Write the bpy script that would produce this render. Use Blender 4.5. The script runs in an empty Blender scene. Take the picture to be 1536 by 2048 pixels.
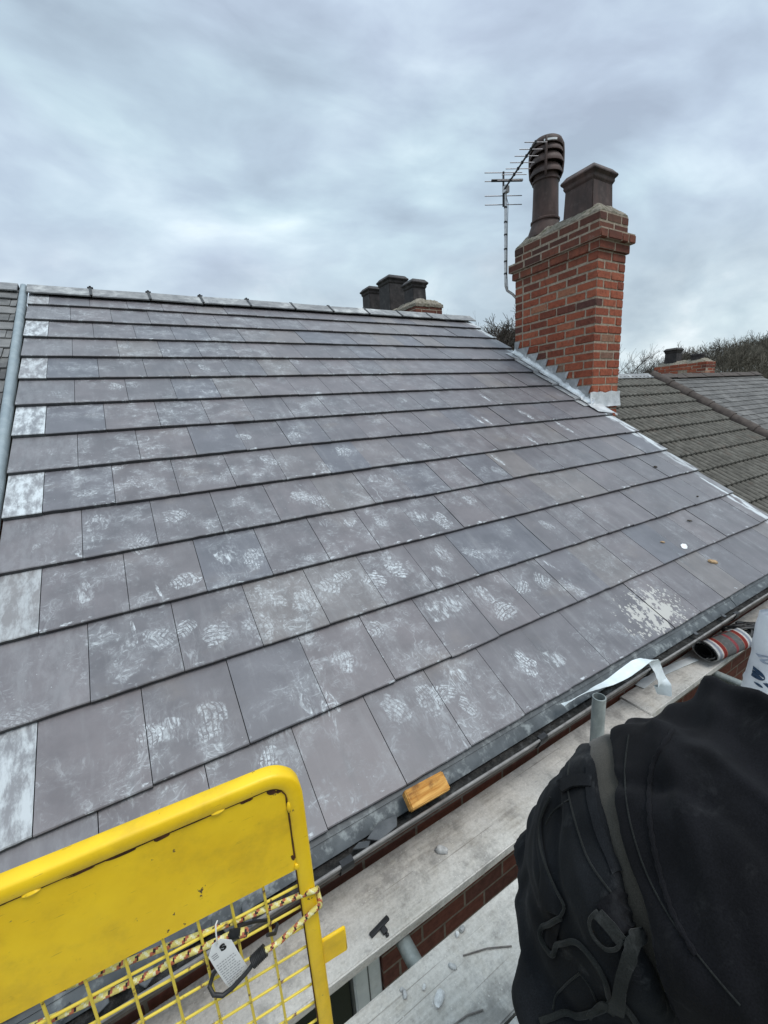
import bpy, bmesh, math, random
import numpy as np
from mathutils import Vector, Matrix, noise as mnoise
R = math.radians
random.seed(7); RNG = np.random.default_rng(7)
SC = bpy.context.scene
COL = SC.collection

# ------------------------------------------------------------------ camera, sky, sun, exposure
cam = bpy.data.cameras.new('camera'); camo = bpy.data.objects.new('camera', cam); COL.objects.link(camo)
cam.sensor_fit = 'VERTICAL'; cam.sensor_height = 36.0; cam.lens = 837.48 / 2048 * 36.0
cam.clip_start = 0.02; cam.clip_end = 3000
fw = Vector((0.4834, 0.8449, -0.2284)).normalized()
rt = Vector((0.8585, -0.5087, -0.0650)); rt = (rt - fw * rt.dot(fw)).normalized()
up = rt.cross(fw)
camo.matrix_world = Matrix(((rt.x, up.x, -fw.x, 0), (rt.y, up.y, -fw.y, 0), (rt.z, up.z, -fw.z, 0), (0, 0, 0, 1)))
SC.camera = camo
SUN_EL, SUN_AZ = R(63), R(150)          # azimuth measured from +Y towards +X

world = bpy.data.worlds.new('World'); SC.world = world; world.use_nodes = True
SC.view_settings.view_transform = 'Standard'; SC.view_settings.look = 'None'
SC.view_settings.exposure = 0.38; SC.view_settings.gamma = 1.0
SC.view_settings.use_curve_mapping = False

sl = bpy.data.lights.new('sun', 'SUN'); sl.energy = 1.5; sl.angle = R(24); sl.color = (1.0, 0.97, 0.93)
so = bpy.data.objects.new('sun', sl); COL.objects.link(so)
sd = Vector((math.sin(SUN_AZ) * math.cos(SUN_EL), math.cos(SUN_AZ) * math.cos(SUN_EL), math.sin(SUN_EL)))
so.rotation_euler = sd.to_track_quat('Z', 'Y').to_euler()

# ------------------------------------------------------------------ node helper
class G:
    def __init__(s, tree): s.t = tree
    def put(s, sock, v):
        if v is None: return
        if isinstance(v, bpy.types.NodeSocket): s.t.links.new(v, sock)
        elif isinstance(v, (tuple, list)) and sock.type == 'RGBA' and len(v) == 3: sock.default_value = (*v, 1)
        else: sock.default_value = v
    def n(s, typ, ins=None, **props):
        nd = s.t.nodes.new(typ)
        for k, v in props.items(): setattr(nd, k, v)
        for k, v in (ins or {}).items(): s.put(nd.inputs[k], v)
        return nd
    def m(s, op, a, b=None, c=None, clamp=False):
        nd = s.t.nodes.new('ShaderNodeMath'); nd.operation = op; nd.use_clamp = clamp
        s.put(nd.inputs[0], a); s.put(nd.inputs[1], b); s.put(nd.inputs[2], c)
        return nd.outputs[0]
    def mix(s, f, a, b, mode='MIX'):
        nd = s.t.nodes.new('ShaderNodeMix'); nd.data_type = 'RGBA'; nd.blend_type = mode; nd.clamp_factor = True
        s.put(nd.inputs[0], f); s.put(nd.inputs[6], a); s.put(nd.inputs[7], b)
        return nd.outputs[2]
    def noise(s, vec, scale, detail=4, rough=.55, dist=0., dim='3D', out=0):
        nd = s.t.nodes.new('ShaderNodeTexNoise'); nd.noise_dimensions = dim
        s.put(nd.inputs['Vector'], vec); nd.inputs['Scale'].default_value = scale
        nd.inputs['Detail'].default_value = detail; nd.inputs['Roughness'].default_value = rough
        nd.inputs['Distortion'].default_value = dist
        return nd.outputs[out]
    def step(s, x, a, b):                      # smooth 0..1 from a to b
        nd = s.t.nodes.new('ShaderNodeMapRange'); nd.interpolation_type = 'SMOOTHSTEP'
        s.put(nd.inputs[0], x); s.put(nd.inputs[1], a); s.put(nd.inputs[2], b)
        return nd.outputs[0]
    def ramp(s, x, stops):
        nd = s.t.nodes.new('ShaderNodeValToRGB'); e = nd.color_ramp.elements
        while len(e) < len(stops): e.new(.5)
        for i, (p, c) in enumerate(stops): e[i].position = p; e[i].color = (*c, 1) if len(c) == 3 else c
        s.put(nd.inputs[0], x); return nd.outputs[0]
    def map(s, vec, sc=(1, 1, 1), loc=(0, 0, 0), rot=(0, 0, 0)):
        nd = s.t.nodes.new('ShaderNodeMapping'); s.put(nd.inputs[0], vec)
        nd.inputs[1].default_value = loc; nd.inputs[2].default_value = rot; nd.inputs[3].default_value = sc
        return nd.outputs[0]
    def pos(s): return s.n('ShaderNodeNewGeometry').outputs['Position']
    def obj(s): return s.n('ShaderNodeTexCoord').outputs['Object']
    def uv(s, name): return s.n('ShaderNodeUVMap', uv_map=name).outputs[0]
    def attr(s, name, out='Fac'): return s.n('ShaderNodeAttribute', attribute_name=name).outputs[out]
    def sep(s, v):
        nd = s.n('ShaderNodeSeparateXYZ', {0: v}); return nd.outputs[0], nd.outputs[1], nd.outputs[2]
    def comb(s, x, y, z=0.): return s.n('ShaderNodeCombineXYZ', {0: x, 1: y, 2: z}).outputs[0]

def mat(name, rough=.7, spec=.5, metal=0.):
    mt = bpy.data.materials.new(name); mt.use_nodes = True
    t = mt.node_tree; g = G(t); b = t.nodes['Principled BSDF']
    b.inputs['Roughness'].default_value = rough; b.inputs['Metallic'].default_value = metal
    b.inputs['Specular IOR Level'].default_value = spec
    g.b = b; g.mat = mt
    g.col = lambda c: g.put(b.inputs['Base Color'], c)
    g.rgh = lambda c: g.put(b.inputs['Roughness'], c)
    def bump(h, strength=.3, dist=.01):
        nd = g.n('ShaderNodeBump', {'Strength': strength, 'Distance': dist, 'Height': h})
        g.put(b.inputs['Normal'], nd.outputs[0])
    g.bump = bump
    return g

# ------------------------------------------------------------------ sky: overcast cloud over a physical sky
def build_world():
    t = world.node_tree; g = G(t)
    bg = t.nodes['Background']; out = t.nodes['World Output']
    sky = g.n('ShaderNodeTexSky', sky_type='NISHITA', sun_disc=False, sun_elevation=SUN_EL, sun_rotation=SUN_AZ)
    g.put(bg.inputs[0], sky.outputs[0]); bg.inputs[1].default_value = 0.10
    d = g.n('ShaderNodeTexCoord').outputs['Generated']
    x, y, z = g.sep(d)
    # soft overcast, sampled on the dome itself so that it does not fan out
    q = g.map(d, rot=(R(14), R(-22), R(20)), sc=(.85, 1.0, 1.7), loc=(.62, .18, .35))
    warp = g.noise(q, 1.6, 3, .5, 0, '3D', 1)
    q = g.mix(.16, q, warp)
    big = g.noise(q, 1.9, 3, .45)
    mid = g.noise(g.map(q, sc=(1, 1.35, 1), loc=(4, 2, 1)), 4.6, 5, .52, .2)
    wisp = g.noise(g.map(q, sc=(.7, 2.0, 1.2), loc=(1, 7, 1)), 9.0, 5, .52, .3)
    c = g.m('ADD', g.m('ADD', g.m('MULTIPLY', big, .50), g.m('MULTIPLY', mid, .36)), g.m('MULTIPLY', wisp, .14))
    tint = g.noise(g.map(q, loc=(1, 9, 0)), 1.5, 2, .5)
    grey = g.ramp(c, [(.39, (.280, .345, .415)), (.455, (.345, .430, .505)), (.505, (.405, .510, .572)), (.55, (.490, .600, .648)), (.61, (.64, .735, .760))])
    grey = g.mix(g.m('MULTIPLY', g.step(tint, .42, .58), .60), grey, g.ramp(c, [(.39, (.285, .325, .415)), (.47, (.365, .418, .525)), (.55, (.47, .54, .635)), (.62, (.63, .705, .75))]))
    puff = g.noise(g.map(d, sc=(1, 1, 1.9), loc=(.35, .2, 0)), 5.2, 6, .54, .3)
    low = g.ramp(puff, [(.36, (.335, .40, .44)), (.46, (.42, .49, .525)), (.54, (.49, .56, .585)), (.61, (.60, .655, .67)), (.70, (.76, .79, .80))])
    lowf = g.m('MULTIPLY', g.step(z, .40, .10), .70)
    col = g.mix(lowf, grey, low)
    zen = g.m('ADD', 1.20, g.m('MULTIPLY', g.step(z, .55, .95), .95))           # an overcast sky is brightest overhead
    col = g.n('ShaderNodeVectorMath', {0: col, 'Scale': zen}, operation='SCALE').outputs[0]
    bg2 = g.n('ShaderNodeBackground', {0: col, 1: 1.0})
    mx = g.n('ShaderNodeMixShader', {0: 0.92, 1: bg.outputs[0], 2: bg2.outputs[0]})
    t.links.new(mx.outputs[0], out.inputs[0])
build_world()

# ------------------------------------------------------------------ mesh helpers
class MB:
    """collects simple solids, links them as ONE mesh object"""
    def __init__(s): s.v = []; s.f = []; s.r = []; s.sm = []
    def add(s, vs, fs, rnd=None, smooth=False):
        o = len(s.v); s.v += [tuple(v) for v in vs]; s.f += [[i + o for i in f] for f in fs]
        s.r += [random.random() if rnd is None else rnd] * len(fs); s.sm += [smooth] * len(fs)
        return s
    def box(s, lo, hi, rnd=None, M=None):
        x0, y0, z0 = lo; x1, y1, z1 = hi
        vs = [(x0, y0, z0), (x1, y0, z0), (x1, y1, z0), (x0, y1, z0), (x0, y0, z1), (x1, y0, z1), (x1, y1, z1), (x0, y1, z1)]
        if M is not None: vs = [tuple(M @ Vector(v)) for v in vs]
        return s.add(vs, [(0, 3, 2, 1), (4, 5, 6, 7), (0, 1, 5, 4), (1, 2, 6, 5), (2, 3, 7, 6), (3, 0, 4, 7)], rnd)
    def tube(s, pts, rad, seg=10, caps=True, smooth=True, rnd=None, flat=None):
        pts = [Vector(p) for p in pts]; n = len(pts)
        rads = rad if isinstance(rad, (list, tuple)) else [rad] * n
        prev = None; vs = []
        for i, p in enumerate(pts):
            t = (pts[min(i + 1, n - 1)] - pts[max(i - 1, 0)]).normalized()
            if prev is None:
                a = Vector((0, 0, 1)) if abs(t.z) < .9 else Vector((1, 0, 0))
                u = t.cross(a).normalized()
            else: u = (prev - t * prev.dot(t)).normalized()
            prev = u; w = t.cross(u)
            for k in range(seg):
                an = 2 * math.pi * k / seg
                vs.append(p + (u * math.cos(an) + w * math.sin(an) * (flat or 1)) * rads[i])
        fs = []
        for i in range(n - 1):
            for k in range(seg):
                a = i * seg + k; b = i * seg + (k + 1) % seg
                fs.append((a, b, b + seg, a + seg))
        if caps: fs += [tuple(range(seg))[::-1], tuple(range((n - 1) * seg, n * seg))]
        return s.add(vs, fs, rnd, smooth)
    def loft(s, rings, closed=True, caps=True, smooth=True, rnd=None):
        m = len(rings[0]); vs = [v for r in rings for v in r]; fs = []
        for i in range(len(rings) - 1):
            for k in range(m if closed else m - 1):
                a = i * m + k; b = i * m + (k + 1) % m
                fs.append((a, b, b + m, a + m))
        if caps and closed: fs += [tuple(range(m))[::-1], tuple(range((len(rings) - 1) * m, len(rings) * m))]
        return s.add(vs, fs, rnd, smooth)
    def grid(s, fn, nu, nv, smooth=True, rnd=None):
        vs = [fn(i / nu, j / nv) for j in range(nv + 1) for i in range(nu + 1)]
        fs = [(j * (nu + 1) + i, j * (nu + 1) + i + 1, (j + 1) * (nu + 1) + i + 1, (j + 1) * (nu + 1) + i) for j in range(nv) for i in range(nu)]
        return s.add(vs, fs, rnd, smooth)
    def lathe(s, prof, c, seg=24, rnd=None, axis=None):
        return s.loft([[(c[0] + r * math.cos(2 * math.pi * k / seg), c[1] + r * math.sin(2 * math.pi * k / seg), c[2] + z) for k in range(seg)] for r, z in prof], True, True, True, rnd)
    def mesh(s, name, m):
        me = bpy.data.meshes.new(name); me.from_pydata(s.v, [], s.f)
        a = me.attributes.new('rnd', 'FLOAT', 'FACE'); a.data.foreach_set('value', s.r)
        me.polygons.foreach_set('use_smooth', s.sm)
        me.set_sharp_from_angle(angle=R(42))
        me.materials.append(m.mat if isinstance(m, G) else m); me.update()
        return me
    def build(s, name, m, parent=None, bevel=0., seg=1, weld=False):
        me = s.mesh(name, m)
        if bevel or weld:
            bm = bmesh.new(); bm.from_mesh(me)
            if weld: bmesh.ops.remove_doubles(bm, verts=bm.verts, dist=1e-5)
            if bevel:
                ed = [e for e in bm.edges if len(e.link_faces) == 2 and e.calc_face_angle(0) > .6]
                bmesh.ops.bevel(bm, geom=ed, offset=bevel, segments=seg, affect='EDGES', clamp_overlap=True)
            bm.to_mesh(me); bm.free()
        return link(name, me, parent)

def link(name, me, parent=None):
    o = bpy.data.objects.new(name, me); COL.objects.link(o)
    if parent is not None: o.parent = parent
    return o
def tag(o, label=None, cat=None, group=None, kind=None):
    for k, v in (('label', label), ('category', cat), ('group', group), ('kind', kind)):
        if v: o[k] = v
    return o
def empty(name, loc, label, cat, group=None):
    o = bpy.data.objects.new(name, None); o.empty_display_size = .1; COL.objects.link(o)
    # parts are modelled in world coordinates: parts keep their place through the inverse
    o.location = loc; o['_l'] = 1; del o['_l']
    return tag(o, label, cat, group)
def adopt(root):
    """parts were modelled in world space: shift them into the root's space"""
    L = Matrix.Translation(root.location)
    for c in root.children: c.matrix_parent_inverse = L.inverted()

# ------------------------------------------------------------------ the roof's own frame
PHI = R(31.97); CP, SP = math.cos(PHI), math.sin(PHI)
EY, EZ = 1.0402, -1.2624; GAU = .345; TW = .29873
XL, XR = -.581, 4.594
def rp(x, t, n=0., dz=0.): return Vector((x, EY + t * CP - n * SP, EZ + t * SP + n * CP + dz))
# ------------------------------------------------------------------ materials
def stone_mix(g, vec, sc): return g.noise(vec, sc, 6, .6)

def m_slate():
    g = mat('slate', .5, .45)
    uv = g.uv('roof'); tile = g.uv('tile'); x, t, _ = g.sep(uv); tu, tv, _ = g.sep(tile)
    tcn = g.n('ShaderNodeAttribute', attribute_name='tc'); r1, r2, wh = g.n('ShaderNodeSeparateColor', {0: tcn.outputs['Color']}).outputs[:3]
    base = g.mix(r1, (.126, .122, .133), (.150, .137, .145))
    base = g.mix(g.m('MULTIPLY', g.step(r2, .80, .98), .7), base, (.178, .164, .160))
    base = g.mix(g.m('MULTIPLY', g.step(r2, .12, .02), .6), base, (.112, .120, .142))
    mott = g.noise(uv, 5, 6, .62)
    base = g.mix(1.0, base, g.ramp(mott, [(.3, (.78, .78, .79)), (.7, (1.18, 1.17, 1.16))]), 'MULTIPLY')
    # water-run streaks down the slope
    run = g.noise(g.map(uv, sc=(9, 1.1, 1)), 1.6, 5, .6)
    base = g.mix(g.m('MULTIPLY', g.step(run, .52, .72), .30), base, (.240, .240, .246))
    base = g.mix(g.m('MULTIPLY', g.step(run, .44, .30), .40), base, (.096, .099, .108))
    brown = g.noise(g.map(uv, sc=(1, 1.4, 1), loc=(4, 4, 0)), 2.3, 6, .62)
    base = g.mix(g.m('MULTIPLY', g.step(brown, .56, .74), .35), base, (.200, .174, .156))
    # chalky scuffs
    zone = g.noise(g.map(uv, loc=(1.3, 8.2, 0)), 1.9, 3, .5)
    fade = g.step(x, 4.2, .2)                                     # the crew worked from this end
    zmask = g.m('MULTIPLY', g.step(zone, .38, .60), g.m('ADD', g.m('MULTIPLY', fade, .75), .25))
    wig = g.noise(uv, 7, 3, .5, 0, '3D', 1)
    wv = g.mix(.10, uv, wig)
    sc1 = g.noise(g.map(wv, sc=(1.0, .42, 1), rot=(0, 0, R(18))), 46, 8, .72, 1.2)
    sc2 = g.noise(g.map(wv, sc=(.4, 1.0, 1), rot=(0, 0, R(-22)), loc=(5, 1, 0)), 38, 8, .74, 1.6)
    patch = g.noise(g.map(uv, loc=(9, 3, 0)), 9, 4, .6)
    scuff = g.m('MULTIPLY', g.step(g.m('MAXIMUM', sc1, sc2), .50, .76), g.step(patch, .40, .60))
    chalk = g.m('MULTIPLY', g.m('MULTIPLY', scuff, zmask), .82)
    dust = g.m('MULTIPLY', g.m('MULTIPLY', g.step(patch, .42, .75), zmask), .17)
    chalk = g.m('ADD', chalk, dust)
    # whitened half tiles on the left edge
    wn = g.noise(g.map(uv, sc=(1.6, .55, 1)), 15, 8, .70, .15)
    chalk = g.m('MAXIMUM', chalk, g.m('MULTIPLY', wh, g.m('ADD', .20, g.m('MULTIPLY', g.step(wn, .40, .62), .70))))
    # drips
    drip = g.noise(g.map(wv, sc=(30, 1.3, 1)), 1.0, 3, .5)
    chalk = g.m('MAXIMUM', chalk, g.m('MULTIPLY', g.m('MULTIPLY', g.step(drip, .70, .76), g.step(zone, .48, .66)), .40))
    # boot prints
    for i in range(4):
        pu, pv, _ = g.sep(g.uv('s%d' % i))
        nz = g.noise(g.map(uv, loc=(i * 3.1, 0, 0)), 26, 4, .6)
        rr = g.m('SQRT', g.m('ADD', g.m('MULTIPLY', pu, pu), g.m('MULTIPLY', pv, pv)))
        nz2 = g.noise(g.map(uv, loc=(i * 5.3, 4, 0)), 11, 3, .5)
        rr2 = g.m('ADD', rr, g.m('ADD', g.m('MULTIPLY', g.m('SUBTRACT', nz, .5), .9), g.m('MULTIPLY', g.m('SUBTRACT', nz2, .5), 2.0)))
        inside = g.step(rr2, 1.05, .80)
        wob = g.m('MULTIPLY', g.m('SUBTRACT', nz2, .5), .9)
        bend = g.m('ADD', g.m('ADD', pu, wob), g.m('MULTIPLY', g.m('MULTIPLY', pv, pv), .30))
        bk = g.n('ShaderNodeTexBrick', {'Vector': g.comb(g.m('ADD', g.m('ADD', pv, wob), 5.63), g.m('ADD', bend, 5.15), 0.), 'Scale': 1.0, 'Mortar Size': .055, 'Mortar Smooth': .6, 'Brick Width': 1.9, 'Row Height': .33}, offset=.30)
        ty = g.attr('st%d' % i)
        if i == 2:                                   # a second sole: chevron bars
            zz = g.m('ADD', g.m('MULTIPLY', pv, 3.1), g.m('MULTIPLY', g.m('ABSOLUTE', bend), 2.2))
            fac = g.step(g.m('ABSOLUTE', g.m('SUBTRACT', g.m('FRACT', zz), .5)), .30, .42)
        else: fac = bk.outputs['Fac']
        lug = g.m('SUBTRACT', 1.0, g.m('MULTIPLY', fac, ty))
        smear = g.noise(g.map(uv, sc=(1, .35, 1), loc=(i, 1, 0), rot=(0, 0, .5 * i)), 55, 7, .72, .8)
        br1 = g.step(g.noise(g.map(uv, loc=(0, i * 2.7, 0)), 70, 7, .74), .38, .62)
        br2 = g.step(smear, .42, .66)
        brk = g.m('ADD', g.m('MULTIPLY', br1, ty), g.m('MULTIPLY', br2, g.m('SUBTRACT', 1.0, ty)))
        a = g.attr('sa%d' % i)
        halo = g.m('MULTIPLY', g.m('MULTIPLY', g.step(rr, 2.3, .5), g.m('MULTIPLY', br2, g.step(nz2, .42, .60))), .34)
        part = g.step(g.noise(g.map(uv, loc=(3, i * 1.9, 2)), 17, 4, .6), .36, .56)
        pr_ = g.m('MAXIMUM', g.m('MULTIPLY', g.m('MULTIPLY', g.m('MULTIPLY', inside, lug), brk), g.m('ADD', .30, g.m('MULTIPLY', part, .70))), halo)
        chalk = g.m('MAXIMUM', chalk, g.m('MULTIPLY', pr_, a))
    # pale worn tail edges with chips
    ch = g.noise(g.map(uv, sc=(9, 26, 1)), 2.2, 5, .65)
    edge = g.m('MULTIPLY', g.step(g.m('SUBTRACT', tv, g.m('MULTIPLY', g.m('SUBTRACT', ch, .5), .30)), .030, .012), g.m('MULTIPLY', g.step(ch, .54, .62), g.step(g.noise(g.map(uv, sc=(1, .2, 1)), 7, 4, .6), .50, .58)))
    chalk = g.m('MAXIMUM', chalk, g.m('MULTIPLY', edge, .75))
    # droppings of mortar: tiny pale specks
    vo = g.n('ShaderNodeTexVoronoi', {'Vector': uv, 'Scale': 34.0}, feature='F1')
    spk = g.m('MULTIPLY', g.step(vo.outputs['Distance'], .075, .045), g.step(g.noise(uv, 3.1, 3), .50, .60))
    chalk = g.m('MAXIMUM', chalk, g.m('MULTIPLY', spk, .55))
    # lime smear along the right verge
    vs = g.noise(g.map(uv, sc=(3, 1, 1)), 6, 5, .6)
    ver = g.m('MULTIPLY', g.step(g.m('ADD', x, g.m('MULTIPLY', g.m('SUBTRACT', vs, .5), .12)), 4.455, 4.49), g.m('MULTIPLY', g.step(vs, .40, .54), g.m('ADD', .22, g.m('MULTIPLY', g.step(r1, .30, .55), .78))))
    chalk = g.m('MAXIMUM', chalk, g.m('MULTIPLY', ver, .80))
    col = g.mix(g.m('MINIMUM', chalk, .90), base, (.60, .64, .66))
    # dried splash of beige coating near the eaves
    dx = g.m('DIVIDE', g.m('SUBTRACT', x, 2.40), .27); dt = g.m('DIVIDE', g.m('SUBTRACT', t, .12), .17)
    rad = g.m('SQRT', g.m('ADD', g.m('MULTIPLY', dx, dx), g.m('MULTIPLY', dt, dt)))
    sp = g.noise(g.map(uv, sc=(1, .6, 1)), 26, 4, .55, .4)
    sp2 = g.n('ShaderNodeTexVoronoi', {'Vector': g.map(uv, sc=(1, .7, 1)), 'Scale': 62.0}, feature='F1').outputs['Distance']
    fall = g.step(rad, 1.1, .25)
    spl = g.step(g.m('ADD', sp, g.m('MULTIPLY', fall, .22)), .665, .69)
    spl = g.m('MAXIMUM', spl, g.m('MULTIPLY', g.step(sp2, .40, .34), g.step(g.m('ADD', sp, g.m('MULTIPLY', fall, .30)), .53, .56)))
    spl = g.m('MULTIPLY', spl, g.step(rad, 1.25, 1.05))
    col = g.mix(g.m('MULTIPLY', spl, .85), col, (.47, .455, .42))
    # side faces and cut edges: dark slate, with the courses' shadow gap painted in
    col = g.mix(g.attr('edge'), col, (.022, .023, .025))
    g.col(col)
    g.rgh(g.m('ADD', .38, g.m('ADD', g.m('MULTIPLY', chalk, .45), g.m('MULTIPLY', mott, .14))))
    fine = g.noise(uv, 170, 3, .6); riv = g.noise(g.map(uv, sc=(1, .6, 1)), 11, 5, .6)
    g.bump(g.m('ADD', g.m('MULTIPLY', fine, .14), g.m('ADD', riv, g.m('MULTIPLY', chalk, .12))), .30, .004)
    return g

def m_simple(name, c1, c2, scale=8, rough=.7, spec=.4, bump=.2, bd=.004, stretch=(1, 1, 1), detail=6, metal=0., stain=None, stainsc=3., rnd=0.):
    g = mat(name, rough, spec, metal); p = g.map(g.pos(), sc=stretch)
    a = g.noise(p, scale, detail, .62)
    col = g.mix(g.step(a, .28, .72), c1, c2)
    if rnd:
        col = g.mix(1., col, g.ramp(g.attr('rnd'), [(0, (1 - rnd,) * 3), (1, (1 + rnd,) * 3)]), 'MULTIPLY')
    if stain:
        col = g.mix(g.m('MULTIPLY', g.step(g.noise(g.map(g.pos(), loc=(3, 1, 2)), stainsc, 7, .66), .50, .70), stain[3]), col, stain[:3])
    g.col(col)
    g.rgh(g.m('ADD', rough - .08, g.m('MULTIPLY', a, .16)))
    if bump: g.bump(g.m('ADD', a, g.m('MULTIPLY', g.noise(p, scale * 9, 3, .6), .4)), bump, bd)
    return g

def m_brick_real():
    g = mat('chimney_brick', .85, .25); r = g.attr('rnd'); p = g.pos(); z = g.sep(p)[2]
    c = g.ramp(r, [(0, (.100, .044, .036)), (.06, (.180, .054, .034)), (.30, (.265, .072, .040)), (.62, (.310, .088, .048)), (.93, (.350, .108, .060)), (.985, (.315, .150, .090)), (1, (.170, .100, .075))])
    n = g.noise(p, 26, 6, .65)
    c = g.mix(1., c, g.ramp(n, [(.3, (.62, .60, .60)), (.5, (1, 1, 1)), (.72, (1.25, 1.22, 1.2))]), 'MULTIPLY')
    # soot grows towards the pots, lime bloom lower down
    soot = g.m('MULTIPLY', g.step(g.m('ADD', z, g.m('MULTIPLY', g.noise(p, 5, 4), .5)), 1.35, 2.10), .72)
    c = g.mix(soot, c, (.045, .032, .028))
    c = g.mix(g.m('MULTIPLY', g.step(g.noise(p, 9, 6, .7), .60, .76), .35), c, (.42, .34, .28))
    pit = g.noise(p, 120, 3, .6)
    c = g.mix(g.step(pit, .33, .26), c, (.05, .03, .025))
    g.col(c); g.bump(g.m('ADD', n, g.m('MULTIPLY', pit, .8)), .5, .006)
    return g

def m_wall():
    g = mat('wall_brick', .85, .25); x, y, z = g.sep(g.pos())
    q = g.comb(g.m('ADD', g.m('ADD', x, y), .062), g.m('ADD', z, .0), 0.)
    bk = g.n('ShaderNodeTexBrick', {'Vector': q, 'Color1': (.150, .052, .038, 1), 'Color2': (.100, .042, .035, 1), 'Mortar': (.18, .15, .125, 1), 'Scale': 1., 'Mortar Size': .0055, 'Mortar Smooth': .1, 'Brick Width': .2300, 'Row Height': .086}, offset=.5)
    n = g.noise(g.pos(), 30, 6, .65)
    c = g.mix(1., bk.outputs['Color'], g.ramp(n, [(.3, (.65, .64, .63)), (.7, (1.3, 1.28, 1.25))]), 'MULTIPLY')
    g.col(c); g.bump(g.m('ADD', g.m('MULTIPLY', bk.outputs['Fac'], -.9), g.m('MULTIPLY', n, .5)), .6, .006)
    return g

def m_board():
    g = mat('scaffold_board', .85, .2); p = g.pos(); r = g.attr('rnd')
    x, y, z = g.sep(p); q = g.comb(g.m('ADD', x, g.m('MULTIPLY', r, 37.)), y, z)
    grain = g.noise(g.map(q, sc=(1.3, 26, 26)), 3.2, 6, .62, .5)
    c = g.mix(g.step(grain, .3, .72), (.310, .295, .270), (.500, .490, .465))
    warm = g.m('MULTIPLY', g.step(g.noise(g.map(q, sc=(1, 2.5, 1), loc=(5, 2, 0)), 2.3, 4, .55), .52, .74), .26)
    c = g.mix(warm, c, (.50, .44, .33))
    # cement dust lies over the wood
    du = g.noise(q, 4.2, 8, .66); fine = g.noise(q, 40, 6, .68)
    dustf = g.m('MULTIPLY', g.step(g.m('ADD', g.m('MULTIPLY', du, .7), g.m('MULTIPLY', fine, .3)), .33, .60), .88)
    c = g.mix(dustf, c, (.560, .560, .550))
    grit = g.noise(q, 150, 4, .7)
    c = g.mix(1., c, g.ramp(grit, [(.32, (.84, .84, .84)), (.5, (1, 1, 1)), (.66, (1.10, 1.10, 1.10))]), 'MULTIPLY')
    dk = g.noise(g.map(q, loc=(1, 7, 3)), 6.5, 10, .74, .2)
    c = g.mix(g.m('MULTIPLY', g.step(dk, .47, .66), .64), c, (.165, .165, .165))
    dk2 = g.noise(g.map(q, sc=(.8, 1.5, 1), loc=(4, 0, 3)), 30, 7, .7)
    c = g.mix(g.m('MULTIPLY', g.step(dk2, .58, .70), .50), c, (.20, .20, .20))
    crack = g.noise(g.map(q, sc=(.7, 60, 60)), 1.6, 3, .5)
    c = g.mix(g.m('MULTIPLY', g.step(crack, .68, .71), .55), c, (.15, .135, .12))
    vo = g.n('ShaderNodeTexVoronoi', {'Vector': q, 'Scale': 55.}, feature='F1').outputs['Distance']
    c = g.mix(g.m('MULTIPLY', g.step(vo, .13, .08), .7), c, (.66, .66, .65))
    c = g.mix(1., c, (1.03, 1.0, .955), 'MULTIPLY')
    g.col(c)
    g.bump(g.m('ADD', g.m('ADD', g.m('MULTIPLY', grain, .5), g.m('MULTIPLY', fine, .6)), g.m('MULTIPLY', g.step(vo, .16, .05), .5)), .55, .004)
    return g

def m_yellow():
    g = mat('yellow_paint', .42, .5); p = g.pos()
    n = g.noise(p, 9, 6, .6)
    c = g.mix(g.step(n, .3, .7), (.785, .492, .005), (.880, .580, .010))
    grime = g.noise(g.map(p, loc=(2, 5, 1)), 28, 7, .7, .8)
    c = g.mix(g.m('MULTIPLY', g.step(grime, .60, .76), .40), c, (.40, .22, .012))
    chip = g.noise(g.map(p, loc=(6, 5, 9)), 55, 5, .62, .3); cz = g.noise(p, 10, 4, .6)
    cf = g.m('MULTIPLY', g.step(chip, .672, .684), g.step(cz, .50, .57))
    c = g.mix(cf, c, (.075, .045, .03))
    smut = g.noise(g.map(p, loc=(4, 1, 7)), 6, 7, .66)
    c = g.mix(g.m('MULTIPLY', g.step(smut, .46, .66), .50), c, (.46, .285, .012))
    scr = g.noise(g.map(p, sc=(6, 6, 60), rot=(0, .5, 0)), 7, 3, .5)
    c = g.mix(g.m('MULTIPLY', g.step(scr, .70, .73), .5), c, (.30, .17, .02))
    g.col(c)
    g.rgh(g.m('ADD', .38, g.m('MULTIPLY', grime, .2)))
    g.bump(g.m('ADD', g.m('ADD', g.m('MULTIPLY', g.noise(p, 60, 4), .5), g.m('MULTIPLY', g.noise(p, 9, 3), 3.0)), g.m('MULTIPLY', cf, -1.5)), .30, .002)
    return g

def m_yellow_wire():
    g = mat('yellow_wire_paint', .5, .45); p = g.pos()
    rs = g.noise(p, 42, 5, .65)
    c = g.mix(g.step(rs, .57, .64), (.70, .53, .06), (.135, .062, .028))
    g.col(c); g.bump(rs, .3, .001)
    return g

def m_cloth(name, c1, c2, weave=900, dust=.12, sheen=.15, rough=.95):
    g = mat(name, rough, .12); p = g.pos()
    n = g.noise(p, 7, 6, .62); f = g.noise(p, weave, 2, .5)
    c = g.mix(g.step(n, .3, .7), c1, c2)
    c = g.mix(1., c, g.ramp(f, [(.3, (.72,) * 3), (.7, (1.35,) * 3)]), 'MULTIPLY')
    d = g.noise(g.map(p, loc=(3, 3, 8)), 13, 7, .72, .6)
    c = g.mix(g.m('MULTIPLY', g.step(d, .54, .80), dust), c, (.30, .30, .30))
    g.col(c)
    g.b.inputs['Sheen Weight'].default_value = sheen; g.b.inputs['Sheen Roughness'].default_value = .5
    g.bump(g.m('ADD', g.m('MULTIPLY', f, .5), g.noise(p, 60, 4, .6)), .35, .0015)
    return g

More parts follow.
